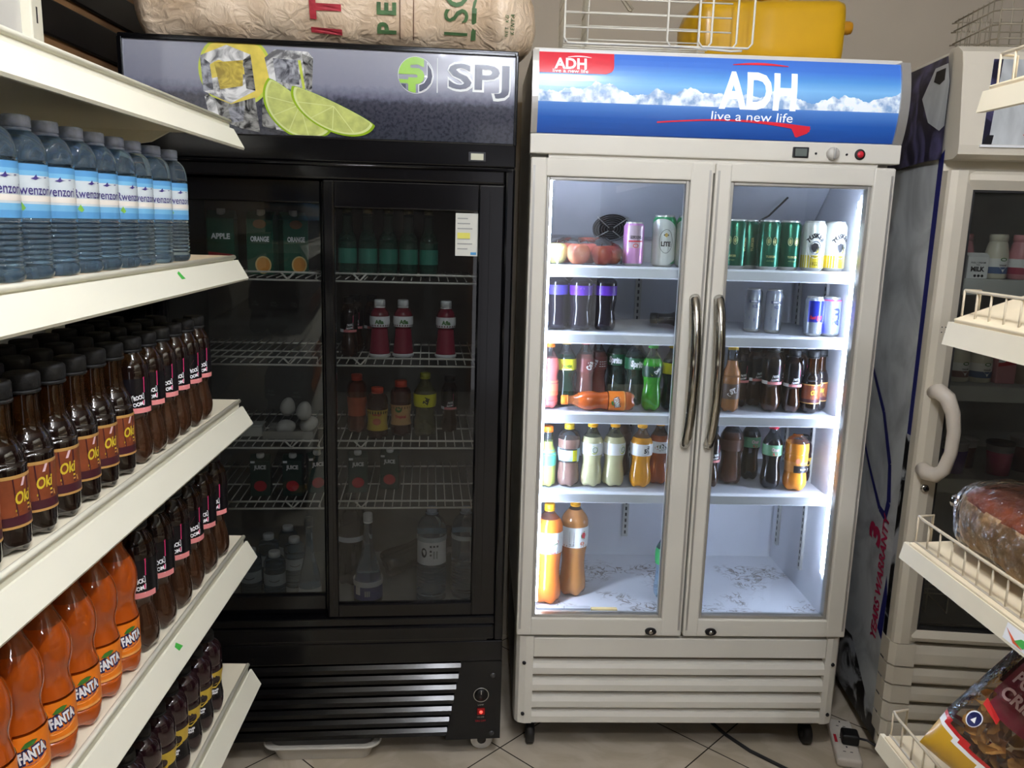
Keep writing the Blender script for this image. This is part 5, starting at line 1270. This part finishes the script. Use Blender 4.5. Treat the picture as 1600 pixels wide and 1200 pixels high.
K('guavajuice', .672, .20, zC, 0, 'juice bottle with apricot label and coral cap')
K('yellowtop', .742, .20, zC, .1, 'pale olive drink bottle with yellow label and olive cap')
K('rock', .815, .25, zC, 0, 'dark soda bottle at the right end of the third rack', None, scale=.85)
# covered cup, eggs, small tub on the left third rack
t = thing('food_tub', 'small pale lidded tub on the left third rack', 'tub', BL(.245, .2, zC), KA)
part(G().box(-.034, .034, -.025, .025, 0, .03, mat('tub_plastic', (190, 188, 178), .4), .004), 'body', t); part(G().box(-.036, .036, -.027, .027, .03, .035, mat('tub_lid', (206, 204, 194), .4), .002), 'lid', t)
KIND['egg'] = lambda: (lambda t: (part(G().lathe(smooth([(0, 0), (.012, .003), (.021, .016), (.022, .026), (.018, .042), (.009, .054), (0, .057)]), mat('eggshell', (214, 208, 196), .5, var=.03), 20), 'shell', t), t)[1])(thing('egg', '', 'egg'))
for k, (x, y, zz, rr) in enumerate([(.318, .19, .0, 1.3), (.385, .20, .0, 1.0), (.338, .235, .030, .2), (.395, .165, .034, .2)]):
    K('egg', x, y, zC+.02+zz, .0, 'white egg in the torn tray, %s' % ['left one', 'right one', 'upper left one', 'upper right one'][k], 'white eggs', rot=(.2, rr, KA))
tr = G().box(.285, .425, .15, .26, 0, .006, mat('egg_tray_pulp', (150, 146, 136), .8)).box(.285, .425, .15, .155, .006, .022, MATS['egg_tray_pulp']).box(.285, .425, .255, .26, .006, .022, MATS['egg_tray_pulp'])
o = tag(tr.build('egg_tray'), 'grey pulp egg tray on the left third rack', 'tray'); o.location = (KO.x, KO.y, zC); o.rotation_euler = (0, 0, KA)
def dr_veg(g, R, D_, H):
    f = lambda u, v: (u, -D_-.0006, v); g.text('JUICE', .011, f, white, .04, width=.034, ctr=(0, .7*H)); g.sheet(ell(0, .25*H, .018, .016, n=18), f, inkred); g.sheet([(-R+.002, .8*H), (-R+.014, .8*H), (-R+.014, .85*H), (-R+.002, .85*H)], f, white)
KIND['smallcarton'] = lambda: carton('juice_carton', .028, .022, .125, jdark, dr_veg)
K('smallcarton', .270, .19, zD, .05, 'small dark green juice carton, leftmost on the fourth rack')
K('smallcarton', .362, .19, zD, .0, 'small dark green juice carton, middle of the left fourth rack')
K('smallcarton', .425, .22, zD, .3, 'small dark green juice carton, next to the sliding door edge')
K('smallcarton', .545, .22, zD, .1, 'small dark green juice carton behind right glass, left one')
K('smallcarton', .640, .25, zD, -.1, 'small dark green juice carton behind right glass, right one')
smallw = water_prof(5)
KIND['smallwater'] = lambda: bottle('water_bottle', 'bottle', smallw, .032, .158, waterm, whitecap, .0165, .915, lambda ra, R, H: (lambda g: (g.band(R*.995, .38*H, .60*H, mat('label_frost', (176, 184, 186), .4, var=.06), -1.4, 1.4, 18), g.tube([cyl(R*1.0)(u, .46*H+18*u*u) for u in [k*.004-.016 for k in range(9)]], .0011, inkblack, 4))[0])(G()), seg=22, wob=None)
for k, (x, y, l) in enumerate([(.232, .19, 'front left'), (.305, .17, 'front centre'), (.345, .28, 'behind the front centre one'), (.262, .31, 'back left'), (.31, .38, 'furthest back')]):
    K('smallwater', x, y, zF, .1*k, 'small water bottle on the black cooler floor, '+l, 'small water bottles')
spirp = [(0, .02), (.7, .0), (.95, .01), (1, .04), (.96, .2), (.82, .34), (.55, .5), (.38, .62), (.30, .75), (.27, .9), (.30, .91), (.28, .93)]
KIND['clearspirit'] = lambda: bottle('spirit_bottle', 'bottle', spirp, .034, .265, waterm, mat('cap_dark_grey', (50, 50, 54), .4), .0115, .90, plain_label(.1, .2, mat('label_frost', (176, 184, 186), .4)), seg=22, wob=None)
KIND['bluespirit'] = lambda: bottle('spirit_bottle', 'bottle', spirp, .043, .275, waterm, whitecap, .0135, .91, plain_label(.06, .26, mat('label_royal_blue', (34, 54, 130), .4, var=.15), lambda g, r, H: (g.band(r, .21*H, .27*H, wl, seg=22), g.band(r+.0003, .12*H, .21*H, wl, -.9, -.5, 6), g.text('III', .016, cyl(r+.0004, .14*H), mat('label_silver_print', (150, 160, 180), .4), .04, step=.006))), seg=26, wob=None)
K('clearspirit', .408, .16, zF, 0, 'tall thin-necked clear bottle beside the small water bottles')
K('bluespirit', .578, .165, zF, 0, 'tapering clear bottle with royal blue label on cooler floor')
KIND['largewater'] = lambda: bottle('water_bottle', 'bottle', water_prof(8), .0445, .292, waterm, wcap, .0155, .945, lambda ra, R, H: (lambda g: (g.band(R*.995, .43*H, .67*H, wl, -1.3, 1.3, 20), g.band(R*1.0, .67*H, .72*H, mat('label_frost', (176, 184, 186), .4), seg=24), g.sheet(ell(-.024, .56*H, .009, .015, n=16), cyl(R*1.005), inkblack), [g.sheet([(u, v), (u+.006, v), (u+.006, v+.006), (u, v+.006)], cyl(R*1.005), inkblack) for u, v in ((-.006, .62*H), (.004, .62*H), (.014, .62*H), (-.006, .57*H), (-.006, .53*H))], g.sheet([(.004, .50*H), (.018, .50*H), (.018, .58*H), (.004, .58*H)], cyl(R*1.005), mat('grey_print', (150, 152, 148), .5)))[0])(G()), seg=28, wob=None)
K('largewater', .766, .165, zF, 0, 'large ribbed water bottle with white label on cooler floor')
K('largewater', .868, .19, zF, 1.6, 'large water bottle half hidden at the right edge of glass', None, scale=.97)
KIND['bigdark'] = lambda: bottle('soda_bottle', 'bottle', bigp, .045, .29, juice('smoky_soda', (34, 40, 40), .3), mat('cap_dark_grey', (50, 50, 54), .4), .0155, .945, plain_label(.50, .56, wl), seg=24)
K('bigdark', .615, .30, zF+.05, 0, 'dark large bottle lying askew behind the clear spirit bottle', None, rot=(0, 1.25, KA+.25))
K('bigdark', .515, .30, zF, 0, 'dark large bottle standing behind the sliding door edge')

# ------------------------------------------------------------------ goods in the right fridge
def RR(kind, x, y, z, rz, label, group=None, **k): return put(kind, RL(x, y, z), RA+rz, label, group, **k)
zR = [s_-.0022 for s_ in SHR]
t = thing('milk_carton', 'small white milk carton with black lettering in right fridge', 'carton', RL(.171, .16, zR[0]), RA)
part(G().box(-.029, .029, -.022, .022, 0, .062, wl, .002).prism([(-.022, .062), (.022, .062), (.003, .072), (-.003, .072)], lambda u, v, d: (d, u, v), -.029, .029, wl), 'body', t)
f = lambda u, v: (u, -.0226, v)
g = G().text('MILK', .0125, f, inkblack, .05, width=.038, ctr=(0, .027)).text('FULL CREAM', .0045, f, inkblack, .02, width=.04, ctr=(0, .045)).text('fresh', .003, f, inkblack, .02, width=.01, ctr=(0, .039))
for u in (-.006, .004, .014): g.sheet(ell(u, .008, .004, .004, n=10), f, inkblack)
part(g, 'label', t)
yogp = [(0, .0), (.8, 0), (1, .03), (1, .5), (.97, .6), (.82, .78), (.72, .84), (.78, .85), (.78, .97), (.74, 1), (0, 1)]
def yog(base, lab):
    t = thing('yoghurt_bottle', '', 'bottle'); R, H = .031, .125
    part(G().lathe(scaleprof(yogp[:7], R, H), base, 24), 'body', t); part(G().lathe(scaleprof([(.7, .84)]+yogp[7:], R, H), base, 24), 'cap', t)
    r = R*1.008; g = G().band(r, .12*H, .46*H, wl, seg=24).band(r+.0002, .12*H, .27*H, lab, seg=24)
    g.sheet(ell(.004, .44*H, .010, .005, n=18), cyl(r+.0006), fleaf); g.text('Fresh', .0035, cyl(r+.0009, .44*H), white, .03, width=.012, ctr=(.004, 0)); g.text('YOGURT', .0045, cyl(r+.0006, .31*H), inkblack, .04, width=.024, ctr=(.004, 0), step=.006)
    g.sheet([(-.008, .27*H), (.016, .27*H), (.008, .21*H), (.004, .15*H), (0, .21*H)], cyl(r+.0005), wl)
    part(g, 'label', t); return t
KIND['yogwhite'] = lambda: yog(mat('yoghurt_ivory', (214, 208, 188), .35), mat('label_steel_blue', (74, 98, 138), .4))
KIND['yogpink'] = lambda: yog(mat('yoghurt_pink', (206, 140, 144), .35), mat('label_rose', (176, 70, 90), .4))
KIND['yogtan'] = lambda: yog(mat('yoghurt_ivory', (214, 208, 188), .35), mat('label_taupe', (140, 104, 96), .4))
RR('yogwhite', .238, .18, zR[0], .1, 'ivory yoghurt bottle with blue label beside the milk carton')
RR('yogpink', .304, .18, zR[0], .1, 'pink yoghurt bottle right of the ivory one on top shelf')
RR('yogpink', .178, .26, zR[0], .1, 'pink yoghurt bottle behind the milk carton')
RR('yogtan', .168, .175, zR[1], .2, 'ivory yoghurt bottle with taupe label on second fridge shelf')
RR('yogwhite', .232, .175, zR[1], .1, 'ivory yoghurt bottle with blue label on second fridge shelf')
KIND['pinkcarton'] = lambda: (lambda t: (part(G().box(-.028, .028, -.026, .026, 0, .11, mat('carton_pink', (206, 140, 146), .4), .003), 'body', t), part(G().sheet([(-.026, .06), (.026, .072), (.026, .105), (-.026, .105)], lambda u, v: (u, -.0266, v), wl).sheet([(-.026, .062), (-.01, .062), (.0, .072), (.02, .078), (.026, .072), (.026, .058), (-.026, .05)], lambda u, v: (u, -.0270, v), inkred).text('YOGURT', .006, lambda u, v: (u, -.0272, v), wviolet, .04, width=.034, ctr=(-.002, .098)), 'label', t), t)[2])(thing('yoghurt_carton', '', 'carton'))
RR('pinkcarton', .293, .175, zR[1], .05, 'pink yoghurt carton with white and red label')
KIND['plaincup'] = lambda: (lambda t: (part(G().lathe([(0, 0), (.03, 0), (.033, .11), (.030, .114), (0, .114)], mat('cup_beige', (186, 168, 150), .4), 24), 'body', t), t)[1])(thing('yoghurt_tub', '', 'tub'))
RR('plaincup', .360, .18, zR[1], 0, 'plain beige tub right of the pink yoghurt carton')
def icecup(c1, lid):
    t = thing('dessert_cup', '', 'cup')
    part(G().lathe([(0, 0), (.031, 0), (.036, .07)], c1, 26).lathe([(.036, .07), (.038, .09)], mat('cup_frost', (176, 174, 180), .3, trans=.3), 26), 'body', t)
    part(G().lathe([(.038, .09), (.0405, .091), (.0405, .096), (.038, .098), (0, .098)], lid, 26), 'lid', t); return t
KIND['cupviolet'] = lambda: icecup(mat('cup_violet', (96, 66, 160), .35, var=.08), mat('lid_frost', (190, 188, 190), .3))
KIND['cupbrown'] = lambda: icecup(mat('cup_brown', (112, 74, 74), .35, var=.08), mat('lid_frost', (190, 188, 190), .3))
KIND['cupmagenta'] = lambda: icecup(mat('cup_magenta', (186, 48, 104), .35, var=.08), mat('lid_dark', (44, 46, 60), .35))
RR('cupviolet', .185, .165, zR[2], 0, 'violet dessert cup behind the cream fridge handle')
RR('cupbrown', .246, .235, zR[2], 0, 'brown dessert cup between the violet and magenta ones', None, scale=.92)
RR('cupmagenta', .316, .165, zR[2], 0, 'magenta dessert cup with dark lid in right fridge')
RR('cupbrown', .415, .22, zR[2], 0, 'brown dessert cup at the right behind the magenta one', None, scale=1.1)

# ------------------------------------------------------------------ on top of the coolers
# woven sack across the black cooler
sackm, nt, N, L, P = newmat('woven_sack')
tc = N.new('ShaderNodeTexCoord'); nz = N.new('ShaderNodeTexNoise'); nz.inputs['Scale'].default_value = 9; nz.inputs['Detail'].default_value = 5
L.new(tc.outputs['Object'], nz.inputs['Vector']); rp = N.new('ShaderNodeValToRGB'); rp.color_ramp.elements[0].position = .3; rp.color_ramp.elements[1].position = .7
rp.color_ramp.elements[0].color = lin(206, 178, 146); rp.color_ramp.elements[1].color = lin(238, 216, 188); L.new(nz.outputs['Fac'], rp.inputs['Fac']); L.new(rp.outputs['Color'], P.inputs['Base Color'])
P.inputs['Roughness'].default_value = .4
bz = N.new('ShaderNodeTexNoise'); bz.inputs['Scale'].default_value = 26; bz.inputs['Detail'].default_value = 6; bz.inputs['Distortion'].default_value = 1.4; L.new(tc.outputs['Object'], bz.inputs['Vector'])
bp = N.new('ShaderNodeBump'); bp.inputs['Strength'].default_value = .8; bp.inputs['Distance'].default_value = .012; L.new(bz.outputs['Fac'], bp.inputs['Height']); L.new(bp.outputs['Normal'], P.inputs['Normal'])
def sackpt(u, a, off=0):
    x = -.02+1.05*u
    e = min(1, u/.06, (1-u)/.10); e = max(.0, e)**.5
    hy_, hz_ = .20*e+.01, .135*e+.012
    c, s_ = cos(a), sin(a)
    y = .25+hy_*math.copysign(abs(c)**.75, c); z = .137+hz_*math.copysign(abs(s_)**.8, s_)
    nn = noise.noise(Vector((x*9, y*9, z*12)))*.012+noise.noise(Vector((x*25, y*25, z*30)))*.005
    if u > .86: z -= (u-.86)*.35*(1 if u < .97 else 1); y -= (u-.86)*.5
    d = Vector((0, c, s_)); p = Vector((x, y, z))+d*(nn*e+off)
    p.z = max(p.z, .002+off) if u < .95 else p.z
    return p
g = G(); nu, na = 90, 44; V = [sackpt(i/nu, 2*pi*k/na) for i in range(nu+1) for k in range(na)]
F = [(i*na+k, (i+1)*na+k, (i+1)*na+(k+1) % na, i*na+(k+1) % na) for i in range(nu) for k in range(na)]+[tuple(range(na)), tuple(nu*na+k for k in range(na))[::-1]]
t = thing('woven_sack', 'full beige woven sack with red and green letters on black cooler', 'sack', (KO.x, KO.y, 1.98), KA)
part(g.add(V, F, sackm, True, None, True), 'body', t)
# lettering runs up the front face; (x along the sack, v up the face)
fsk = lambda u, v: sackpt((u+.02)/1.05, pi+(.137-v)/.17, .0035)
g = G(); sg = mat('sack_green_print', (74, 108, 66), .6, var=.25, nscale=40); sr = mat('sack_red_print', (176, 50, 62), .6, var=.2, nscale=40)
def vtext(s_, x, v0, h_, m_, bold=.02, gap=.095):
    for k, ch in enumerate(s_): g.text(ch, h_, fsk, m_, bold, rot=pi/2, ctr=(x, v0+k*gap), step=.008)
vtext('ITH', .487, .030, .072, sr, .035, .066); vtext('PER', .638, .050, .045, sg, .035, .05); vtext('ISO', .812, .040, .060, sg, .005, .052)
g.sheet([(.852, .02), (.864, .02), (.864, .10), (.852, .10)], fsk, sg); g.sheet([(.852, .10), (.864, .10), (.864, .19), (.852, .19)], fsk, sg)
vtext('KENYA', .955, .07, .010, sg, .02, .012); vtext('NET KG', .94, .06, .008, sg, .02, .01)
part(g, 'lettering', t, 'faded red and green printed letters')
g = G()
for x in (.672, .706): g.tube([fsk(x, v) for v in [.02+.01*k for k in range(19)]], .0012, mat('sack_seam', (120, 88, 70), .7), 5)
part(g, 'seam', t)

# yellow jerrycan lying on the white cooler
jm = mat('jerrycan_yellow', (208, 160, 24), .32, var=.07, nscale=6, coat=.1)
t = thing('jerrycan', 'yellow plastic jerrycan lying on its side on white cooler', 'jerrycan', (.555, 2.42, 2.0), 0)
V = []; F = []; n = 36; ns = 24
for i in range(ns+1):
    u = i/ns; x = .465*u
    e = min(1, max(.02, u/.10))**.45*min(1, max(.02, (1-u)/.05))**.3
    hz_ = (.082+.012*u)*e; hy_ = .095*(.75+.25*e)*e
    rib = .0025*(1 if .44 < u < .5 or .18 < u < .22 else 0)
    for k in range(n):
        a = 2*pi*k/n; y = .10+(hy_-rib)*math.copysign(abs(cos(a))**.42, cos(a)); z = .098+.004*u+(hz_-rib)*math.copysign(abs(sin(a))**.42, sin(a)); V.append((x, y, z))
F = [(i*n+k, i*n+(k+1) % n, (i+1)*n+(k+1) % n, (i+1)*n+k) for i in range(ns) for k in range(n)]+[tuple(range(n))[::-1], tuple(ns*n+k for k in range(n))]
part(G().add(V, F, jm, True, None, True), 'body', t)
part(G().lathe([(.02, .455), (.02, .468), (.0175, .468), (.0175, .474), (.019, .476), (.0175, .480), (.019, .484), (.0175, .488), (.019, .492), (.0165, .496), (.0165, .5), (.013, .5), (.013, .46)], mat('spout_amber', (196, 134, 24), .35), 22, axis='x', ctr=(0, .10, .135)), 'spout', t)
g = G().tube([(.10, .10, .178), (.12, .10, .205), (.22, .10, .212), (.30, .10, .20), (.32, .10, .182)], .012, jm, 10)
part(g, 'handle', t)
# wire basket in front of it
t = thing('wire_basket', 'white wire basket lying on white cooler before yellow jerrycan', 'basket', (.205, 2.262, 2.003), 0)
def frame(g, x0, x1, y, z0, z1, r=.003):
    g.tube([(x0+.01, y, z0), (x1-.01, y, z0), (x1, y, z0+.012), (x1, y, z1-.012), (x1-.01, y, z1), (x0+.01, y, z1), (x0, y, z1-.012), (x0, y, z0+.012)], r, wirew, 8, True)
g = G(); frame(g, .0, .38, .0, .012, .20); frame(g, .0, .38, .14, .012, .20)
for zz in (.05, .085, .12, .155): g.tube([(0, 0, zz), (.43, 0, zz)], .0022, wirew)
for zz in (.05, .085, .12, .155): g.tube([(0, .14, zz), (.38, .14, zz)], .0022, wirew)
part(g, 'side_panel', t)
g = G()
for k in range(9): g.tube([(0, .004+k*.017, .012), (0, .004+k*.017, .20)], .0018, wirew)
for zz in (.05, .085, .12, .155): g.tube([(0, 0, zz), (0, .14, zz)], .0022, wirew)
part(g, 'end_panel', t)
g = G()
for k in range(8): g.tube([(.06, .004+k*.019, .014), (.062, .004+k*.019, .20)], .0018, wirew)
for zz in (.05, .1, .155): g.tube([(.06, 0, zz), (.06, .14, zz)], .002, wirew)
part(g, 'divider', t)
g = G(); frame(g, .265, .445, -.002, .012, .22)
frame(g, .345, .485, -.008, .012, .22)
g.tube([(.3, -.002, .012), (.43, -.006, .004), (.46, -.006, .006)], .003, wirew)
part(g, 'front_panel', t)
g = G()
for k in range(6): g.tube([(0, .01+k*.025, .012), (.38, .01+k*.025, .012)], .002, wirew)
part(g, 'base_grid', t)
g = G().tube([(.10, .07, .21), (.14, .06, .15), (.172, .055, .108), (.178, .055, .106), (.182, .057, .112), (.15, .065, .15), (.115, .075, .21)], .003, wireg, 8)
tag(g.build('wire_hook'), 'dark bent wire hook hanging in the white basket', 'hook').location = (.205, 2.262, 2.003)
# wire basket on the right fridge
t = thing('wire_basket', 'grey wire basket standing on the right fridge', 'basket', RL(.09, .04, 2.041), RA)
for nm, (y) in (('side_panel', 0), ('side_panel', .25)):
    g = G()
    for zz in (.02, .055, .09, .115): g.tube([(0, y+.02, zz), (.02, y, zz), (.42, y, zz)], .0022, wireg)
    for k in range(15): g.tube([(.01+k*.029, y, .005), (.01+k*.029, y, .125)], .0016, wireg)
    part(g, nm, t)
g = G()
for zz in (.02, .055, .09, .115): g.tube([(0, .02, zz), (0, .25, zz)], .0022, wireg)
for k in range(8): g.tube([(0, .02+k*.03, .005), (0, .02+k*.03, .12)], .0016, wireg)
part(g, 'end_panel', t)
g = G()
for k in range(9): g.tube([(0, .01+k*.03, .004), (.42, .01+k*.03, .004)], .002, wireg)
part(g, 'base_grid', t)

# ------------------------------------------------------------------ bread and crisps on the rack
t = thing('bread_loaf', 'glossy wrapped bread loaf with brown crust on the wire rack', 'bread', (.848, 1.10, 1.060), -pi/2)
crust = mat('bread_crust', (140, 70, 36), .3, var=.25, nscale=14, bump=.15, bscale=40); crumb = mat('bread_side', (214, 180, 136), .8, var=.15, nscale=40, bump=.4, bscale=90)
V = []; n = 80; ns = 64
def loafpt(i, k, off=0):
    u = i/ns; a = 2*pi*k/n; x = -.20+.42*u
    e = (1-(2*abs(u-.5))**5)**.5 if 0 < u < 1 else 0.02
    w_, h_ = .084*(.6+.4*e)*max(e, .05), .050*max(e, .05)
    y = (w_+off)*math.copysign(abs(cos(a))**.6, cos(a)); z = .055+(h_+off)*math.copysign(abs(sin(a))**.62, sin(a))
    if sin(a) > 0: y *= 1.05; z += .012*e*(1-abs(cos(a)))
    b_ = noise.noise(Vector((x*18, y*18, z*18)))*.004
    return (x, y+b_, z+b_)
V = [loafpt(i, k) for i in range(ns+1) for k in range(n)]
FT, FB = [], []
for i in range(ns):
    for k in range(n):
        q = (i*n+k, i*n+(k+1) % n, (i+1)*n+(k+1) % n, (i+1)*n+k)
        (FT if sum(V[j][2] for j in q)/4 > .088 else FB).append(q)
g = G(); b0 = len(g.V); g.add(V, FT, crust, True); g.add(V, FB, crumb, True)
part(g, 'loaf', t)
V = [loafpt(i, k, .005+.003*noise.noise(Vector((i*.37, k*.35, 3)))) for i in range(ns+1) for k in range(n)]
V = [(x*1.03-.004, y, max(.002, z)) for x, y, z in V]
F = [(i*n+k, i*n+(k+1) % n, (i+1)*n+(k+1) % n, (i+1)*n+k) for i in range(ns) for k in range(n)]
g = G().add(V, F, clear('bread_film', (246, 244, 240), 1.42, .05, haze=.03, bump=.8), True)
V = []; F = []
for j in range(6):
    for k in range(12):
        a = 2*pi*k/12; rr = .03*(1-j/5*.75)+.02*(j/5)**2; V.append((-.20-j*.008, rr*1.3*cos(a), .05+rr*.6*sin(a)+.003*sin(5*a)))
F = [(j*12+k, j*12+(k+1) % 12, (j+1)*12+(k+1) % 12, (j+1)*12+k) for j in range(5) for k in range(12)]
g.add(V, F, MATS['bread_film'], True)
part(g, 'wrapper', t, 'clear glossy plastic wrapper')

BAGO = Vector((.822, 1.03, .870))
bt_ = thing('crisps_bag', 'clear and maroon bag of potato crisps on the lowest rack', 'bag', BAGO, 0)
face = Vector((-.62, -.75, .2)).normalized(); ux0 = Vector((0, 0, 1)).cross(-face); ux0 = (-face).cross(Vector((0, 0, 1))).normalized(); uy0 = ux0.cross(-face).normalized()
RB = radians(-25)
bx_ = ux0*cos(RB)+uy0*sin(RB); by_ = -ux0*sin(RB)+uy0*cos(RB)
BW, BH, BT = .118, .138, .055
def bagpt(u, v, side, off=0):
    ex = max(0, 1-abs(u/BW)**2.6); ey = max(0, 1-abs(v/BH)**3)
    d = BT*(ex*ey)**.5
    cr = noise.noise(Vector((u*22, v*22, side*3)))*.007*(ex*ey)**.4+noise.noise(Vector((u*50, v*30, 5)))*.003
    w_ = 1-.2*max(0, (v/BH+.45)/1.45)
    return bx_*(u*w_)+by_*v+face*(side*(d+off)+cr)
foil = mat('crisps_maroon', (112, 38, 50), .22, var=.15, nscale=12, coat=.5); cryel = mat('crisps_gold', (206, 160, 44), .3, coat=.4); crred = mat('crisps_red', (190, 40, 40), .3, coat=.4)
film = clear('crisps_film', (240, 232, 222), 1.45, .05, haze=.04, bump=.5)
bands = [(-1, -.72, cryel), (-.72, -.66, white), (-.66, -.60, crred), (-.60, -.16, film), (-.16, 1.01, foil)]
g = G(); nu, nv = 34, 44
for side in (1, -1):
    V = [bagpt(BW*(2*i/nu-1), BH*(2*j/nv-1), side) for i in range(nu+1) for j in range(nv+1)]
    fb = {}
    for i in range(nu):
        for j in range(nv):
            u = 2*(i+.5)/nu-1; v = 2*(j+.5)/nv-1+.18*u*(1 if side > 0 else -1)*0-.10*u*u
            m_ = next((m for a, b, m in bands if a <= v < b), foil if v > 0 else cryel)
            if m_ is foil and u < -.84+.35*max(0, .12-v)*1: m_ = film
            q = (i*(nv+1)+j, (i+1)*(nv+1)+j, (i+1)*(nv+1)+j+1, i*(nv+1)+j+1); fb.setdefault(m_, []).append(q if side > 0 else q[::-1])
    for m_, F in fb.items(): g.add(V, F, m_, True)
part(g, 'packet', bt_)
g = G(); fbag = lambda u, v: bagpt(u, v, 1, .0035); fbag2 = lambda u, v: bagpt(u, v, 1, .0045)
lil = mat('crisps_letter', (196, 160, 164), .35)
g.text('POTATO', .024, fbag, MATS['crisps_maroon'], .10, width=.080, ctr=(-.053, .046), step=.012).text('POTATO', .019, fbag2, lil, .035, width=.075, ctr=(-.053, .046), step=.012)
g.text('CRISPS', .022, fbag, MATS['crisps_maroon'], .10, width=.072, ctr=(-.056, .019), step=.012).text('CRISPS', .0175, fbag2, lil, .035, width=.068, ctr=(-.056, .019), step=.012)
g.text('BEST', .018, fbag2, mat('crisps_tan', (150, 106, 70), .4), .03, width=.055, ctr=(-.035, .074), step=.012)
g.sheet([(-.096, -.006), (-.066, -.018), (-.065, -.027), (-.094, -.017)], fbag, crred)
g.sheet(ell(-.088, -.042, .010, .013, n=18), fbag, white); g.sheet(ell(-.088, -.042, .0085, .0112, n=18), fbag2, fnavy); g.sheet([(-.091, -.046), (-.088, -.037), (-.084, -.046)], lambda u, v: bagpt(u, v, 1, .0052), white)
part(g, 'lettering', bt_, 'pale lettering on maroon print')
# the crisps inside, uncountable
g = G(); crisp = mat('crisp_potato', (226, 178, 96), .6, var=.2, nscale=50)
rng = random.Random(3)
for k in range(170):
    u, v = rng.uniform(-.85, .85)*BW, rng.uniform(-.75, .0)*BH
    ex = max(0, 1-abs(u/BW)**2.6); ey = max(0, 1-abs(v/BH)**3); d = (BT*(ex*ey)**.5-.014)*rng.uniform(-1, 1)
    c0 = bx_*(u*.9)+by_*v+face*d; rot = Matrix.Rotation(rng.uniform(0, 6), 3, 'X') @ Matrix.Rotation(rng.uniform(0, 6), 3, 'Y')
    V = [c0]+[c0+rot @ Vector((.014*cos(a*pi/4), .010*sin(a*pi/4), .004*cos(a*pi/2))) for a in range(8)]
    g.add(V, [(0, a+1, (a+1) % 8+1) for a in range(8)], crisp, True)
o = part(g, 'crisps', bt_, 'golden potato crisps'); o['kind'] = 'stuff'

# ------------------------------------------------------------------ on the floor
t = thing('drip_tray', 'white plastic tray on the floor under the black cooler', 'tray', (-.432, 2.30, 0), .04)
tm = mat('tray_plastic', (196, 190, 178), .4, var=.04)
def rr(w_, d_, r, z, n=6):
    o = []
    for cx_, cy_, a0 in ((w_-r, d_-r, 0), (-w_+r, d_-r, pi/2), (-w_+r, -d_+r, pi), (w_-r, -d_+r, 1.5*pi)):
        for k in range(n+1): a = a0+pi/2*k/n; o.append((cx_+r*cos(a), cy_+r*sin(a), z))
    return o
rings = [rr(.135, .085, .03, .001), rr(.15, .10, .035, .052), rr(.163, .113, .04, .054), rr(.163, .113, .04, .049), rr(.152, .102, .035, .048)]
rings = [rr(.132, .082, .03, .004)[::1]]+[rr(.135, .085, .03, 0)]+[rr(.153, .103, .035, .050), rr(.165, .115, .04, .052), rr(.165, .115, .04, .056), rr(.150, .100, .035, .056), rr(.132, .082, .03, .004)]
rings = rings[1:]
V = [p for r in rings for p in r]; m_ = len(rings[0]); F = [(i*m_+k, i*m_+(k+1) % m_, (i+1)*m_+(k+1) % m_, (i+1)*m_+k) for i in range(len(rings)-1) for k in range(m_)]+[tuple(range(m_))[::-1], tuple((len(rings)-1)*m_+k for k in range(m_))]
part(G().add(V, F, tm), 'body', t)
part(G().tube(rr(.166, .116, .04, .055), .004, tm, 8, True), 'rim', t)
# power strip with plug
t = thing('power_strip', 'white power extension block on the floor beside white cooler', 'power strip', (1.150, 2.275, 0), -.25)
wp = mat('socket_white', (214, 206, 194), .35, var=.08, nscale=20)
part(G().box(-.036, .036, -.105, .11, .0, .028, wp, .008, seg=3), 'body', t)
g = G()
for yy in (-.06, .01, .075):
    g.box(-.002+.0, .002, yy+.016, yy+.024, .0277, .0284, inkblack); g.box(-.014, -.006, yy-.006, yy-.003, .0277, .0284, inkblack); g.box(.006, .014, yy-.006, yy-.003, .0277, .0284, inkblack)
g.box(-.03, -.022, -.02, .02, .0277, .029, inkred)
part(g, 'socket_holes', t)
t = thing('power_plug', 'black three-pin plug in the white extension block', 'plug', (1.158, 2.262, .0285), -.25)
part(G().box(-.024, .026, -.024, .024, 0, .034, mat('plug_black', (22, 21, 20), .45), .007, seg=3), 'body', t)
part(G().tube([(.024, 0, .016), (.05, -.005, .016), (.09, -.03, .006), (.14, -.10, -.022), (.20, -.22, -.0245), (.24, -.4, -.0245)], .0036, rubber, 8), 'cord', t)
tag(G().tube([(.72, 2.60, .006), (.76, 2.45, .005), (.775, 2.39, .005), (.80, 2.33, .005), (.85, 2.25, .005), (.93, 2.165, .005), (1.03, 2.06, .005), (1.12, 1.94, .005), (1.16, 1.84, .005)], .0055, rubber, 8).build('power_cable'), 'black cable curving out from under the white cooler', 'cable')
tag(G().tube([(1.118, 2.158, .012), (1.13, 2.13, .004), (1.18, 2.07, .004), (1.215, 1.98, .004), (1.25, 1.80, .004)], .0035, mat('cord_brown', (58, 48, 42), .5), 8).build('power_cable'), 'thin brown cord running forward from the white extension block', 'cable')
